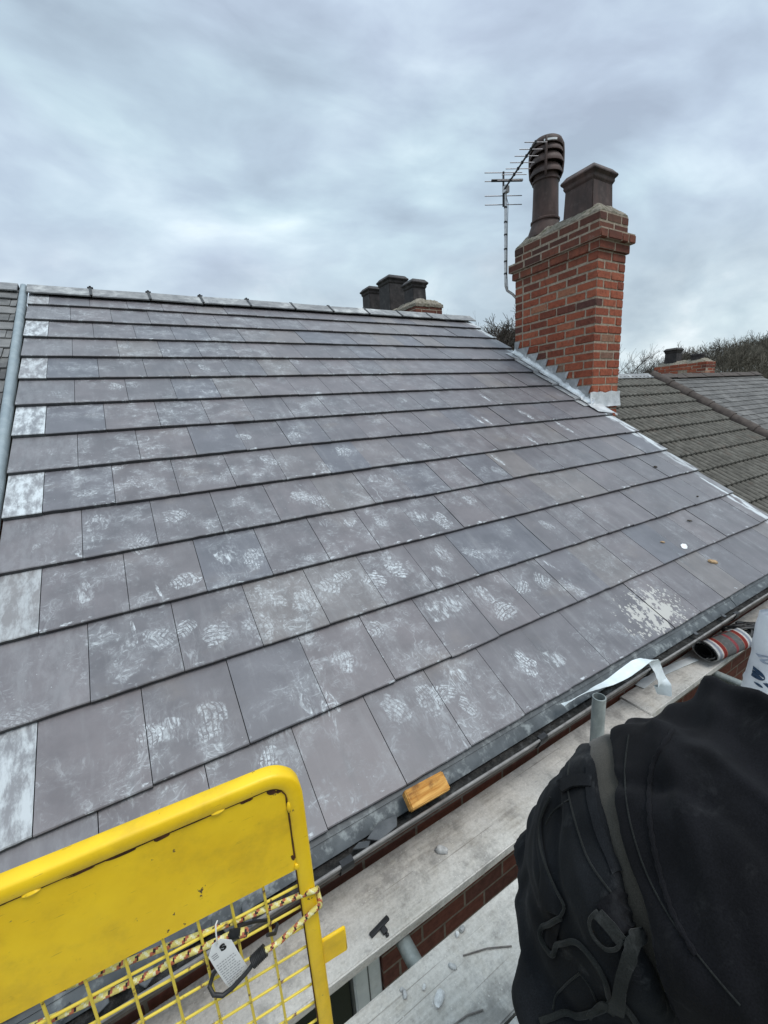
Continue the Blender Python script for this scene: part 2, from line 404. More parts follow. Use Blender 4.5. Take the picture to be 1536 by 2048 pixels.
def m_attrcol(name, rough=.7, spec=.3, bump=.2, bsc=300.):
    g = mat(name, rough, spec)
    c = g.attr('col', 'Color')
    n = g.noise(g.pos(), 60, 6, .65)
    g.col(g.mix(1., c, g.ramp(n, [(.3, (.75,) * 3), (.7, (1.2,) * 3)]), 'MULTIPLY'))
    g.bump(g.noise(g.pos(), bsc, 3, .6), bump, .002)
    return g

def m_pantile():
    g = mat('pantile', .9, .2); p = g.pos(); x = g.sep(p)[0]
    n = g.noise(g.map(p, sc=(1, .6, 1)), 12, 6, .62)
    c = g.mix(g.step(n, .3, .7), (.075, .070, .060), (.145, .136, .118))
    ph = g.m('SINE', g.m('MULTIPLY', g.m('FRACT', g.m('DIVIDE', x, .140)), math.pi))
    channel_shade = g.step(g.m('ADD', ph, g.m('MULTIPLY', g.m('SUBTRACT', g.noise(p, 20, 5), .5), .35)), .66, .34)   # shade between the rolls, painted into the colour of the channels
    c = g.mix(g.m('MULTIPLY', channel_shade, .88), c, (.020, .019, .015))
    c = g.mix(g.m('MULTIPLY', g.step(g.noise(p, 4, 5), .56, .70), .3), c, (.11, .075, .058))
    g.col(c); g.bump(n, .5, .006); return g
def m_glass_pane():
    g = mat('window_glass', .04, .5); g.col((.012, .016, .018)); return g

M = dict(
    slate=m_slate(), brick=m_brick_real(), wall=m_wall(), board=m_board(), yellow=m_yellow(), wire=m_yellow_wire(),
    mortar=m_simple('mortar', (.235, .185, .140), (.41, .34, .265), 30, .9, .2, .5, .006),
    flaunch=m_simple('mossy_mortar', (.150, .130, .100), (.330, .295, .245), 24, .95, .15, .9, .015, stain=(.060, .070, .025, .7), stainsc=14),
    lead=m_simple('lead_sheet', (.30, .305, .31), (.50, .505, .51), 13, .42, .5, .6, .008, metal=.45, stain=(.80, .80, .80, .75), stainsc=8),
    leadbright=m_simple('bright_lead', (.42, .43, .44), (.66, .665, .67), 8, .36, .5, .6, .008, metal=.35, stain=(.86, .86, .86, .9), stainsc=5),
    ridge=m_simple('ridge_clay', (.165, .168, .175), (.300, .305, .305), 9, .75, .3, .35, .006, stain=(.55, .56, .55, .8), stainsc=3.5),
    black=m_simple('black_plastic', (.012, .012, .013), (.028, .028, .030), 30, .5, .4, .15),
    zinc=m_simple('galvanised_strip', (.21, .255, .280), (.30, .345, .365), 12, .5, .45, .15, stain=(.21, .25, .26, .5), stainsc=9, metal=.2),
    tray=m_simple('eaves_tray_plastic', (.050, .058, .064), (.098, .110, .118), 14, .55, .4, .2, stain=(.33, .36, .36, .6), stainsc=22),
    gutter=m_simple('gutter_plastic', (.055, .050, .047), (.095, .086, .080), 12, .5, .4, .15, stain=(.24, .225, .205, .6), stainsc=8),
    gutterlip=m_simple('gutter_lip_plastic', (.13, .12, .115), (.26, .25, .24), 22, .55, .4, .15),
    sludge=m_simple('gutter_sludge', (.012, .012, .012), (.045, .043, .040), 45, .9, .25, .9, .012, stain=(.105, .105, .105, .6), stainsc=30),
    shard=m_simple('slate_shard', (.040, .043, .048), (.10, .105, .11), 18, .6, .4, .5, rnd=.35),
    oldslate=m_simple('old_slate', (.085, .085, .085), (.175, .172, .168), 7, .85, .3, .5, .006, rnd=.28, stain=(.24, .24, .225, .4), stainsc=11),
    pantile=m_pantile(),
    flattile=m_simple('weathered_tile', (.082, .078, .075), (.150, .144, .138), 6, .85, .3, .4, .006, rnd=.22, stain=(.21, .205, .195, .4), stainsc=9),
    hip=m_simple('brown_ridge_clay', (.048, .037, .032), (.092, .074, .064), 10, .85, .3, .4),
    pot=m_simple('salt_glazed_pot', (.034, .024, .021), (.100, .060, .051), 6, .62, .3, .35, .006, stretch=(1, 1, .35), stain=(.15, .11, .10, .35), stainsc=9),
    potdark=m_simple('sooty_pot', (.016, .014, .014), (.045, .038, .037), 8, .65, .3, .3, .006, stain=(.11, .10, .095, .4), stainsc=8),
    alu=m_simple('aluminium', (.42, .42, .43), (.60, .60, .60), 30, .42, .5, 0, metal=.75),
    rod=m_simple('aerial_rod', (.20, .19, .20), (.34, .32, .33), 30, .5, .5, 0, metal=.4),
    white=m_simple('white_plastic', (.72, .72, .72), (.80, .80, .80), 20, .45, .5, .05),
    upvc=m_simple('white_upvc', (.62, .64, .66), (.74, .75, .76), 14, .35, .5, .05, stain=(.42, .42, .40, .35), stainsc=15),
    verge=m_simple('verge_strip_grey', (.14, .165, .17), (.21, .235, .245), 9, .85, .2, .2),
    gasket=m_simple('grey_gasket', (.10, .10, .10), (.14, .14, .14), 14, .6, .4, 0),
    glass=m_glass_pane(),
    tube=m_simple('scaffold_tube_steel', (.200, .225, .220), (.330, .360, .350), 22, .5, .5, .25, .002, stretch=(1, 1, .4), metal=.35, stain=(.42, .44, .42, .5), stainsc=26),
    timber=m_simple('fresh_timber', (.40, .165, .028), (.70, .40, .120), 5, .75, .25, .8, .004, stretch=(1.2, 17, 17), stain=(.13, .05, .018, .85), stainsc=11),
    stone=m_simple('stone_chip', (.36, .365, .36), (.62, .62, .61), 60, .9, .2, .5, rnd=.3),
    rust=m_simple('rust', (.030, .016, .010), (.115, .045, .020), 60, .85, .2, .4),
    nail=m_simple('rusty_wire', (.09, .08, .075), (.20, .18, .16), 60, .6, .5, 0),
    tape=m_simple('membrane_tape', (.62, .68, .70), (.76, .81, .82), 18, .55, .4, .3, .003),
    paper=m_simple('paper_tag', (.68, .68, .67), (.78, .78, .77), 20, .8, .3, .1),
    ink=m_simple('grey_ink', (.30, .30, .31), (.38, .38, .39), 20, .8, .2, 0),
    blackink=m_simple('black_ink', (.012, .012, .012), (.02, .02, .02), 20, .7, .3, 0),
    blueink=m_simple('blue_ink', (.020, .045, .085), (.035, .065, .115), 20, .6, .3, 0),
    paleink=m_simple('pale_blue_ink', (.30, .34, .42), (.38, .42, .50), 20, .6, .3, 0),
    greenink=m_simple('dark_green_ink', (.012, .055, .058), (.02, .075, .075), 20, .5, .3, 0),
    sack=m_simple('white_sack', (.64, .66, .70), (.76, .78, .81), 9, .38, .5, .35, .008),
    hoodie=m_cloth('hoodie_fleece', (.0036, .0036, .0044), (.0078, .0078, .0096), 520, .06, .03),
    trouser=m_cloth('trouser_twill', (.0048, .0053, .0064), (.0110, .0122, .0142), 640, .14, .03),
    trim=m_cloth('dark_trim', (.009, .010, .0095), (.017, .0185, .0175), 600, .15, .08),
    under=m_cloth('grey_jersey', (.042, .038, .031), (.056, .051, .043), 800, .05, .15),
    skin=m_simple('skin', (.42, .24, .17), (.50, .30, .22), 20, .55, .4, .1),
    hair=m_simple('brown_hair', (.025, .016, .011), (.05, .034, .022), 60, .6, .4, .6, stretch=(1, 1, .2)),
    boot=m_simple('boot_leather', (.05, .035, .022), (.09, .062, .038), 20, .6, .4, .3),
    bark=m_simple('bark', (.060, .050, .043), (.115, .098, .085), 3, .95, .1, 0),
    palebark=m_simple('pale_bark', (.26, .26, .27), (.36, .36, .37), 3, .95, .1, 0),
    wood=m_simple('winter_wood', (.090, .080, .062), (.170, .152, .122), .35, .95, .1, 0, rnd=.35),
    hill=m_simple('hillside', (.060, .053, .040), (.105, .094, .072), .3, .95, .1, 0),
    ground=m_simple('ground', (.05, .06, .03), (.10, .10, .06), .05, .95, .1, 0),
    leafmould=m_simple('dark_debris', (.03, .025, .02), (.08, .065, .05), 60, .9, .2, .3),
    chipwood=m_simple('torn_wood_chip', (.30, .19, .10), (.46, .32, .19), 50, .8, .2, .4),
)
# ------------------------------------------------------------------ ground, hill
def plain(name, mb, m, kind='structure', parent=None):
    o = mb.build(name, m, parent); o['kind'] = kind; return o
GZ = -6.6
plain('ground', MB().grid(lambda u, v: ((u - .5) * 4000, (v - .5) * 4000, GZ), 8, 8), M['ground'])
def hill_h(x, y):
    # wooded ridge far out, rising to the right of the chimney
    d = math.hypot(x, y); az = math.degrees(math.atan2(x, y))
    k = max(0., 1 - ((d - 190) / 95) ** 2)
    a = max(0., min(1., (az - 56.5) / 7)); a = a * a * (3 - 2 * a)
    return GZ + (12.2 + .12 * max(0, az - 64)) * k * a + 3.2 * mnoise.noise(Vector((x * .02, y * .02, 3))) * k * a
def hillpt(u, v):
    az = R(50 + 60 * u); d = 95 + 190 * v
    x, y = d * math.sin(az), d * math.cos(az)
    return (x, y, hill_h(x, y) - .05)
plain('hill', MB().grid(hillpt, 50, 30), M['hill'])

# ------------------------------------------------------------------ main house
house = empty('terraced_house', (2.0, 1.1, GZ), 'nearest terraced house with the freshly laid grey slate tiled roof covered in chalky boot prints', 'house')
H = house
STAMPS = [(-0.281, 1.191, 1.0), (-0.123, 0.5, 1.2), (-0.07, 0.503, 0.9), (0.062, 0.474, 0.6), (0.089, 1.123, 0.9), (0.295, 1.217, 1), (0.413, 1.163, 0.6), (0.803, 1.557, 1), (0.887, 1.49, 0.7), (0.646, 2.235, 0.8), (0.726, 1.941, 0.9), (0.978, 2.185, 0.7), (1.041, 1.785, 0.7), (1.259, 1.949, 0.8), (1.362, 1.608, 0.6), (0.56, 0.843, 1), (0.414, 0.924, 0.8), (0.776, 0.928, 1), (0.697, 0.889, 0.7), (1.082, 0.881, 1.2), (0.914, 0.849, 1), (1.073, 0.977, 0.8), (1.409, 0.893, 0.6), (1.149, 0.589, 1), (1.243, 0.588, 1), (0.603, 0.504, 1.2), (0.734, 0.453, 0.9), (0.787, 0.603, 0.7), (0.705, 0.566, 0.6), (0.724, 0.239, 0.9), (0.866, 0.211, 0.8), (1.037, 0.245, 1.1), (0.941, 0.225, 0.7), (1.395, 0.178, 1.1), (1.543, 0.146, 0.8), (1.444, 0.585, 1), (1.502, 0.463, 0.8), (1.888, 1.269, 0.6), (1.556, 1.13, 0.9), (1.591, 0.837, 0.5), (1.711, 0.547, 0.6), (1.878, 0.528, 0.6), (0.212, 0.265, 0.9), (0.392, 0.166, 0.7), (-0.044, 0.876, 0.5), (-0.058, 1.408, 0.4), (-0.217, 1.611, 0.8), (-0.26, 1.833, 0.6), (0.115, 1.56, 0.6), (0.989, 1.284, 0.8), (1.179, 1.233, 0.8), (1.419, 1.214, 0.8), (1.304, 0.792, 0.7), (1.975, 0.458, 0.8), (2.025, 0.385, 0.5), (0.081, 0.484, 0.6), (1.005, 0.13, 0.6), (0.939, 0.012, 0.4), (0.048, 0.878, 0.6), (0.169, 0.808, 0.7), (0.328, 0.787, 0.7), (-0.032, 1.888, 0.5), (0.451, 1.598, 0.4), (1.404, 3.393, 0.5), (0.595, 3.246, 0.5), (-0.048, 2.98, 0.7), (0.07, 3.657, 0.6), (0.348, 3.572, 0.7), (1.386, 2.731, 0.5), (2.458, 2.557, 0.4), (1.92, 1.901, 0.5), (2.357, 1.486, 0.4), (2.291, 0.881, 0.5)]
def tile_rows(x0, x1, rows, gau, tw, th, length, start, rnd, half=None, jit=1.0, n0=0., tmax=None):
    """returns per tile: dict(x0,x1,t0,row)"""
    out = []
    for r in range(rows):
        off = start(r); x = x0
        cuts = []
        first = x0 + off
        if off > .02: cuts.append((x0, first, True))
        x = first
        while x < x1 - .015:
            cuts.append((x, min(x + tw, x1), False)); x += tw
        for a, b, hf in cuts: out.append(dict(a=a, b=b, t=r * gau, row=r, half=hf))
    return out

def build_slates():
    th = .0215; L = .43; NS = 8
    tiles = tile_rows(XL, XR, 14, GAU, TW, th, L, lambda r: (TW / 2 if r % 2 == 1 else 0), random)
    V = []; F = []; UVR = []; UVT = []; ST = [[] for _ in range(4)]; SA = [[] for _ in range(4)]; SY = [[] for _ in range(4)]; TC = []; ED = []; MI = []
    stamps = []
    for (sx, stt, s) in STAMPS:
        stamps.append((sx, stt, .056 * random.uniform(.7, 1.5), .047 * random.uniform(.75, 1.4), random.gauss(0, .35) + (.15 if random.random() < .7 else 1.4), min(1., .42 + .48 * s), random.choice([1., 1., .9, .6, .1])))
    for (sx, stt, ln_, wd_, an_) in ((.478, .400, .070, .013, .42), (.452, .372, .040, .010, -.3), (.392, .395, .050, .020, .15), (.462, .292, .060, .011, -.25), (.448, .250, .030, .012, .5), (-.02, 1.10, .045, .006, .2), (-.13, .93, .06, .006, .1), (.66, .90, .05, .012, .9), (1.07, .93, .06, .016, -.4), (-.30, 1.42, .05, .012, .2), (.18, .44, .05, .008, .15), (2.02, .62, .05, .010, .4), (2.46, 1.62, .09, .020, .05), (3.1, 2.55, .10, .020, .02), (2.7, 2.2, .09, .016, .05), (3.338, 2.224, .11, .030, .10), (3.631, 1.945, .12, .026, .05), (2.788, 2.161, .08, .02, .0), (3.022, 1.795, .10, .022, .05)):
        stamps.append((sx, stt, ln_, wd_, an_, 1.15, 0.))
    for _ in range(110):
        sx = XL + 5 * random.random() ** 1.4; stt = random.uniform(.05, 4.6)
        stamps.append((sx, stt, .062 * random.uniform(.8, 1.15), .052 * random.uniform(.8, 1.1), random.uniform(-.8, 1.2), random.uniform(.14, .40), random.choice([.9, .3, 0., 0.])))
    for ti in tiles:
        a, b, t0, r = ti['a'] + .0013, ti['b'] - .0013, ti['t'], ti['row']
        dn = random.gauss(0, .0009); dt = random.gauss(0, .0013); sk = random.gauss(0, .0012); tl = random.gauss(0, .0010)
        n = lambda t, u: -th * (t - t0) / GAU + dn + tl * (u - .5)
        tm = min(t0 + L, 4.862)
        rndc = (random.random(), random.random(), 0., 1.)
        wh = 0.
        if ti['half'] and XL - .01 < a < XL + .05: wh = random.choice([.55, .8, 1.0]) if r >= 1 else .7
        elif a < XL + .05: wh = .12
        rndc = (rndc[0], rndc[1], wh, 1.)
        mid = ((a + b) / 2, t0 + GAU / 2)
        near = sorted([s for s in stamps if a - .05 < s[0] < b + .05 and t0 - .06 < s[1] < t0 + GAU + .06], key=lambda s: -s[5])[:4]
        o = len(V); us = [i / NS for i in range(NS + 1)]
        ph = random.random() * 50
        def vert(u, t, nn, tv):
            x = a + (b - a) * u
            V.append(tuple(rp(x, t, nn))); UVR.append((x, t)); UVT.append((u, tv))
            for k in range(4):
                if k < len(near):
                    s = near[k]; c, si = math.cos(s[4]), math.sin(s[4]); dx, dtt = x - s[0], t - s[1]
                    ST[k].append(((dx * c + dtt * si) / s[3], (-dx * si + dtt * c) / s[2]))
                else: ST[k].append((9., 9.))
                SA[k].append(near[k][5] if k < len(near) else 0.); SY[k].append(near[k][6] if k < len(near) else 0.)
            TC.append(rndc)
        rag = [dt + sk * (u - .5) * 2 + .0016 * mnoise.noise(Vector((u * 7 + ph, ph, 0))) + (.004 * random.random() if random.random() < .05 else 0) for u in us]
        for u, g_ in zip(us, rag): vert(u, t0 + g_ + .0025, n(t0, u), .008)      # arris
        for u in us: vert(u, t0 + .06, n(t0 + .06, u), .17)
        for u in us: vert(u, tm, n(tm, u), 1.2)
        for u, g_ in zip(us, rag): vert(u, t0 + g_ - .0012, n(t0, u) - .0028, .0)
        for u, g_ in zip(us, rag): vert(u, t0 + g_ * .6 - .0006, n(t0, u) - th * .95, 0.)
        for u in us: vert(u, tm, n(tm, u) - th * .95, 1.)
        W = NS + 1
        def q(i, j, e):
            for k in range(NS): F.append((o + i * W + k, o + i * W + k + 1, o + j * W + k + 1, o + j * W + k)); ED.append(e)
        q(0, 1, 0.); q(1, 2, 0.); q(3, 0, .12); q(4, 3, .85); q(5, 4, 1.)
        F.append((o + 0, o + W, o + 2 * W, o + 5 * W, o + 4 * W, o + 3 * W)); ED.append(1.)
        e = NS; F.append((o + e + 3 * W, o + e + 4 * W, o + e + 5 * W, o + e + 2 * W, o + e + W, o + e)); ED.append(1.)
    me = bpy.data.meshes.new('roof'); me.from_pydata(V, [], F); me.materials.append(M['slate'].mat)
    li = np.empty(len(me.loops), dtype=np.int32); me.loops.foreach_get('vertex_index', li)
    def uvl(name, arr):
        l = me.uv_layers.new(name=name); l.data.foreach_set('uv', np.array(arr, dtype=np.float32)[li].ravel())
    uvl('roof', UVR); uvl('tile', UVT)
    for k in range(4):
        uvl('s%d' % k, ST[k]); at = me.attributes.new('sa%d' % k, 'FLOAT', 'POINT'); at.data.foreach_set('value', SA[k]); at = me.attributes.new('st%d' % k, 'FLOAT', 'POINT'); at.data.foreach_set('value', SY[k])
    at = me.attributes.new('tc', 'FLOAT_COLOR', 'POINT'); at.data.foreach_set('color', np.array(TC, dtype=np.float32).ravel())
    at = me.attributes.new('edge', 'FLOAT', 'FACE'); at.data.foreach_set('value', ED)
    me.update()
    return link('roof', me, H)
roof = build_slates()

AY, AZ = rp(0, 4.865)[1], rp(0, 4.865)[2]         # ridge line
def ridge_profile(leg=.17, th=.015, lift=.012, ya=None, za=None, phi=None, tilt=0.):
    ya = AY if ya is None else ya; za = AZ if za is None else za; ph = phi or PHI
    c, s = math.cos(ph), math.sin(ph); pts = []
    for k in (th + lift, lift):
        row = [(-leg * c - k * s, -leg * s + k * c), (-.045 * c - k * s, -.045 * s + k * c), (-.015 * c - k * .35, -.006 * s + k * 1.02), (0, k * 1.16), (.015 * c + k * .35, -.006 * s + k * 1.02), (.045 * c + k * s, -.045 * s + k * c), (leg * c + k * s, -leg * s + k * c)]
        pts += row if k > lift else row[::-1]
    return [(ya + y, za + z) for y, z in pts]
def ridge_tile(name, xa, xb, m, parent, lift=.012, **kw):
    mb = MB(); pr = ridge_profile(lift=lift, **kw); d = random.uniform(-.004, .004); e = random.uniform(-.004, .004)
    n = 6
    rings = [[(xa + (xb - xa) * i / n, y, z + d + (e - d) * i / n + random.uniform(-.0008, .0008)) for y, z in pr] for i in range(n + 1)]
    mb.loft(rings, True, True, False)
    return mb.build(name, m, parent, bevel=.003)
rj = [XL - .01, -.11, .38, .87, 1.36, 1.87, 2.35, 2.85, 3.35, 3.84, 4.16, 4.66]
for i in range(len(rj) - 1):
    ridge_tile('ridge_tile', rj[i] + .004, rj[i + 1] - .004, M['ridge'], roof)
    if 0 < i < 10:
        x = rj[i]; mb = MB()
        pr = ridge_profile(leg=.178, th=.006, lift=.028)
        mb.loft([[(x - .011, y, z) for y, z in pr], [(x + .011, y, z) for y, z in pr]], True, True, False)
        if i < 5:
            mb.box((x - .024, AY - .02, AZ + .030), (x + .024, AY + .02, AZ + .040)); mb.tube([(x, AY, AZ + .03), (x, AY, AZ + .052)], .010, 8)
        mb.build('ridge_clip', M['black'], roof)

def slab(name, x0, x1, t0, t1, m, n0=-.03, n1=-.09, mirror=False, parent=None, dz=0.):
    mb = MB(); P = []
    for n in (n1, n0):
        for x, t in ((x0, t0), (x1, t0), (x1, t1), (x0, t1)):
            v = rp(x, t, n, dz)
            if mirror: v.y = 2 * AY - v.y
            P.append(v)
    mb.add(P, [(0, 3, 2, 1), (4, 5, 6, 7), (0, 1, 5, 4), (1, 2, 6, 5), (2, 3, 7, 6), (3, 0, 4, 7)])
    return mb.build(name, m, parent)
slab('roof_deck', XL, XR, -.02, 4.83, M['leafmould'], -.036, -.12, False, H)
slab('rear_roof', XL, XR, 0, 4.84, M['oldslate'], 0, -.10, True, H)
# walls: front with a window opening, gable and rear
WY = 1.10
WX0, WX1, WZ0, WZ1 = -.75, .487, -3.0, -1.72
fx0, fx1 = XL - .3, XR + .02
w = MB()
w.box((fx0, WY, GZ), (WX0, WY + .23, -1.30)); w.box((WX1, WY, GZ), (fx1, WY + .23, -1.30))
w.box((WX0, WY, GZ), (WX1, WY + .23, WZ0)); w.box((WX0, WY, WZ1), (WX1, WY + .23, -1.30))
w.build('front_wall', M['wall'], H)
MB().box((fx0, 2 * AY - WY - .23, GZ), (fx1, 2 * AY - WY, -1.35)).build('rear_wall', M['wall'], H)
w = MB()
# gable infill between this roof and the lower neighbour
gp = []
for x in (XR - .21, XR + .02):
    for (y, z) in ((WY + .232, GZ), (2 * AY - WY - .232, GZ), (2 * AY - WY - .232, -1.27), (AY, AZ - .16), (WY + .232, -1.27)): gp.append((x, y, z))
w.add(gp, [(0, 1, 2, 3, 4), (9, 8, 7, 6, 5)] + [(i, (i + 1) % 5 + 0, (i + 1) % 5 + 5, i + 5) for i in range(5)])
w.build('gable_wall', M['wall'], H)
fr = MB(); fd = .060
def frame_rect(mb, x0, x1, z0, z1, wd, ya, yb):
    mb.box((x0, ya, z0), (x0 + wd, yb, z1)); mb.box((x1 - wd, ya, z0), (x1, yb, z1))
    mb.box((x0 + wd, ya, z0), (x1 - wd, yb, z0 + wd)); mb.box((x0 + wd, ya, z1 - wd), (x1 - wd, yb, z1))
frame_rect(fr, WX0 + .004, WX1 - .004, WZ0 + .004, WZ1 - .004, .062, WY + .012, WY + .085)
win = fr.build('window', M['upvc'], H, bevel=.004)
sa = MB(); frame_rect(sa, WX0 + .060, WX1 - .060, WZ0 + .060, WZ1 - .060, .062, WY + .004, WY + .070)
sa.build('sash', M['upvc'], win, bevel=.006, seg=2)
gk = MB(); frame_rect(gk, WX0 + .118, WX1 - .118, WZ0 + .118, WZ1 - .118, .012, WY + .018, WY + .055)
gk.box((WX1 - .066, WY + .0035, WZ0 + .10), (WX1 - .0605, WY + .0115, WZ1 - .09))
gk.build('gasket', M['gasket'], win)
MB().box((WX0 + .126, WY + .034, WZ0 + .126), (WX1 - .126, WY + .052, WZ1 - .126)).build('pane', M['glass'], win)
rm = MB().box((WX0 + .01, WY + .2, WZ0 + .01), (WX1 - .01, WY + .222, WZ1 - .01)); rm.build('blind', M['leafmould'], win)
# eaves tray: folded strip that carries water from the last slates into the gutter
def tray(xa, xb, d):
    mb = MB(); pr = [(.10, -.030), (.004, -.021), (-.018, -.0225), (-.0185, -.027), (-.046, -.031), (-.066, -.039), (-.066, -.0415), (-.044, -.034), (.10, -.034)]
    n = max(2, int((xb - xa) / .12)); rings = []
    for i in range(n + 1):
        x = xa + (xb - xa) * i / n; wv = .0018 * mnoise.noise(Vector((x * 3, d, 1)))
        rings.append([tuple(rp(x, t, nn + wv + d)) for t, nn in pr])
    mb.loft(rings, True, True, False); return mb.build('eaves_tray', M['tray'], H)
tray(-1.0, .118, -.002); tray(.115, 1.62, 0.); tray(1.616, 3.1, -.003); tray(3.095, XR, 0.)
# gutter
GY, GZc, GR = 1.012, -1.318, .058
gut = MB(); n = 40; pr = []
for k in range(13):
    a = math.pi + math.pi * k / 12; pr.append((GY + GR * math.cos(a), GZc + GR * math.sin(a)))
for k in range(13):
    a = 2 * math.pi - math.pi * k / 12; pr.append((GY + (GR - .004) * math.cos(a), GZc + (GR - .004) * math.sin(a)))
gx0, gx1 = -1.0, XR + .02
gut.loft([[(gx0 + (gx1 - gx0) * i / n, y, z + .0025 * math.sin(i * .7)) for y, z in pr] for i in range(n + 1)], True, True, True)
gutter = gut.build('gutter', M['gutter'], H)
lip = MB(); lip.tube([(gx0 + (gx1 - gx0) * i / n, GY - GR - .001, GZc + .003 + .0025 * math.sin(i * .7)) for i in range(n + 1)], .0052, 8)
lip.build('gutter_lip', M['gutterlip'], gutter)
for x in (.335, 1.215, 2.02, 2.95, 3.9):
    mb = MB(); q = []
    for k in range(11):
        a = math.pi * 1.02 + math.pi * .96 * k / 10; q.append((GY + (GR + .003) * math.cos(a), GZc + (GR + .003) * math.sin(a)))
    for k in range(11):
        a = math.pi * 1.98 - math.pi * .96 * k / 10; q.append((GY + (GR + .007) * math.cos(a), GZc + (GR + .007) * math.sin(a)))
    mb.loft([[(x - .022, y, z) for y, z in q], [(x + .022, y, z) for y, z in q]], True, True, True)
    mb.box((x - .02, GY - GR - .009, GZc - .004), (x + .02, GY - GR + .012, GZc + .0105))
    mb.build('gutter_bracket', M['black'], gutter)
sl_ = MB()
def sludge(u, v):
    x = gx0 + .01 + (gx1 - gx0 - .02) * u; y = GY - GR + .008 + (2 * GR - .016) * v
    h = .5 + .5 * mnoise.noise(Vector((x * 4, y * 12, 0))) + .45 * mnoise.noise(Vector((x * 22, y * 30, 5))) + .3 * mnoise.noise(Vector((x * 60, y * 70, 5)))
    b = GZc - math.sqrt(max(0, (GR - .004) ** 2 - (y - GY) ** 2))
    return (x, y, max(b + .002, GZc - .036 + .016 * h))
sl_.grid(sludge, 700, 10); so_ = sl_.build('gutter_sludge', M['sludge'], gutter); so_['kind'] = 'stuff'
MB().box((XL - .3, WY - .028, -1.40), (XR + .02, WY - .004, -1.285)).build('fascia', M['leafmould'], H)
# edge strips
vs = MB(); ring = []
for t in np.linspace(-.05, 4.90, 24):
    ring.append([tuple(rp(XL + dx, t, nn)) for dx, nn in ((-.060, -.03), (-.060, .006), (-.054, .016), (-.042, .021), (-.026, .020), (-.016, .012), (-.010, -.004), (-.010, -.03))])
vs.loft(ring, True, True, True); vs.build('verge_strip', M['zinc'], roof)
vr = MB(); ring = []
for t in np.linspace(-.03, 4.86, 60):
    wv = .004 * mnoise.noise(Vector((t * 4, 1, 1)))
    saw = -.0215 * ((t / GAU) % 1)
    ring.append([tuple(rp(XR + dx, t, nn)) for dx, nn in ((-.03, -.055), (-.028, -.026), (.012, -.024), (.024 + wv, -.034), (.028 + wv, -.06))])
vr.loft(ring, True, True, False); vr.build('verge_flashing', M['verge'], roof)

# ------------------------------------------------------------------ chimneys
def chim_bricks(mb, x0, x1, y0, y1, z0, n, ch=.077, keep=None, hz=.0775, par=0, jit=.0030):
    """individual bricks laid round a rectangle, n courses up from z0"""
    d = .115; j = .0125; Ls = .250
    def run(a0, a1, first_half):
        out = []; a = a0
        L = a1 - a0; k = max(1, round(L / Ls)); 
        if first_half and L > .3:
            out.append((a, a + Ls * .5 - j)); a += Ls * .5
            k = max(1, round((a1 - a) / Ls))
            wd = (a1 - a + j) / k if (a1 - a) > 0 else 0
            for i in range(k): out.append((a + wd * i, a + wd * (i + 1) - j))
        else:
            wd = (L + j) / k
            for i in range(k): out.append((a + wd * i, a + wd * (i + 1) - j))
        return out
    for c in range(n):
        z = z0 + c * ch; alt = (c + par) % 2
        spans = []
        def cut(a0, a1, first):
            out = []; a = a0
            if first: out.append((a, a + first - j)); a += first
            while a < a1 - .02:
                e = min(a + Ls, a1 + j)
                if a1 + j - e < .07: e = a1 + j
                out.append((a, e - j)); a = e
            return out
        if alt == 0:
            for a, b in cut(y0, y1, 0): spans.append((x0, a, x0 + d, b)); spans.append((x1 - d, a, x1, b))
            for a, b in cut(x0 + d + j, x1 - d - j, 0): spans.append((a, y0, b, y0 + d)); spans.append((a, y1 - d, b, y1))
        else:
            for a, b in cut(x0, x1, (x1 - x0 + j) / 2): spans.append((a, y0, b, y0 + d)); spans.append((a, y1 - d, b, y1))
            for a, b in cut(y0 + d + j, y1 - d - j, 0): spans.append((x0, a, x0 + d, b)); spans.append((x1 - d, a, x1, b))
        for xa, ya, xb, yb in spans:
            g = [random.uniform(-jit, jit) for _ in range(6)]
            if keep and not keep((xa + xb) / 2, (ya + yb) / 2, z): continue
            mb.box((xa + g[0], ya + g[1], z + g[2]), (xb + g[3], yb + g[4], z + hz + g[5]))
CX0, CX1, CY0, CY1 = 4.479, 4.968, 2.988, 4.108
def roof_z(y): return EZ + (y - EY) * math.tan(PHI)
cb = MB(); ZB = -.292; NC = 20; CH = .0905
chim_bricks(cb, CX0, CX1, CY0, CY1, ZB, NC, CH)
zt = ZB + NC * CH                                            # 1.516 : oversailing courses
chim_bricks(cb, CX0 - .028, CX1 + .028, CY0 - .028, CY1 + .028, zt, 1, CH, par=1)
chim_bricks(cb, CX0 - .062, CX1 + .062, CY0 - .062, CY1 + .062, zt + CH, 1, CH, par=0)
chim_bricks(cb, CX0 - .006, CX1 + .006, CY0 - .006, CY1 + .006, zt + 2 * CH, 2, CH, par=1)
chim = cb.build('chimney', M['brick'], H, bevel=.0060, seg=2)
core = MB(); i_ = .0045
core.box((CX0 + i_, CY0 + i_, ZB - .6), (CX1 - i_, CY1 - i_, zt + .003))
core.box((CX0 - .028 + i_, CY0 - .028 + i_, zt + .003), (CX1 + .028 - i_, CY1 + .028 - i_, zt + CH + .001))
core.box((CX0 - .062 + i_, CY0 - .062 + i_, zt + CH + .001), (CX1 + .062 - i_, CY1 + .062 - i_, zt + 2 * CH))
core.box((CX0 - .006 + i_, CY0 - .006 + i_, zt + 2 * CH), (CX1 + .006 - i_, CY1 + .006 - i_, zt + 4 * CH - .004))
core.build('pointing', M['mortar'], chim)
ztop = zt + 4 * CH - .010
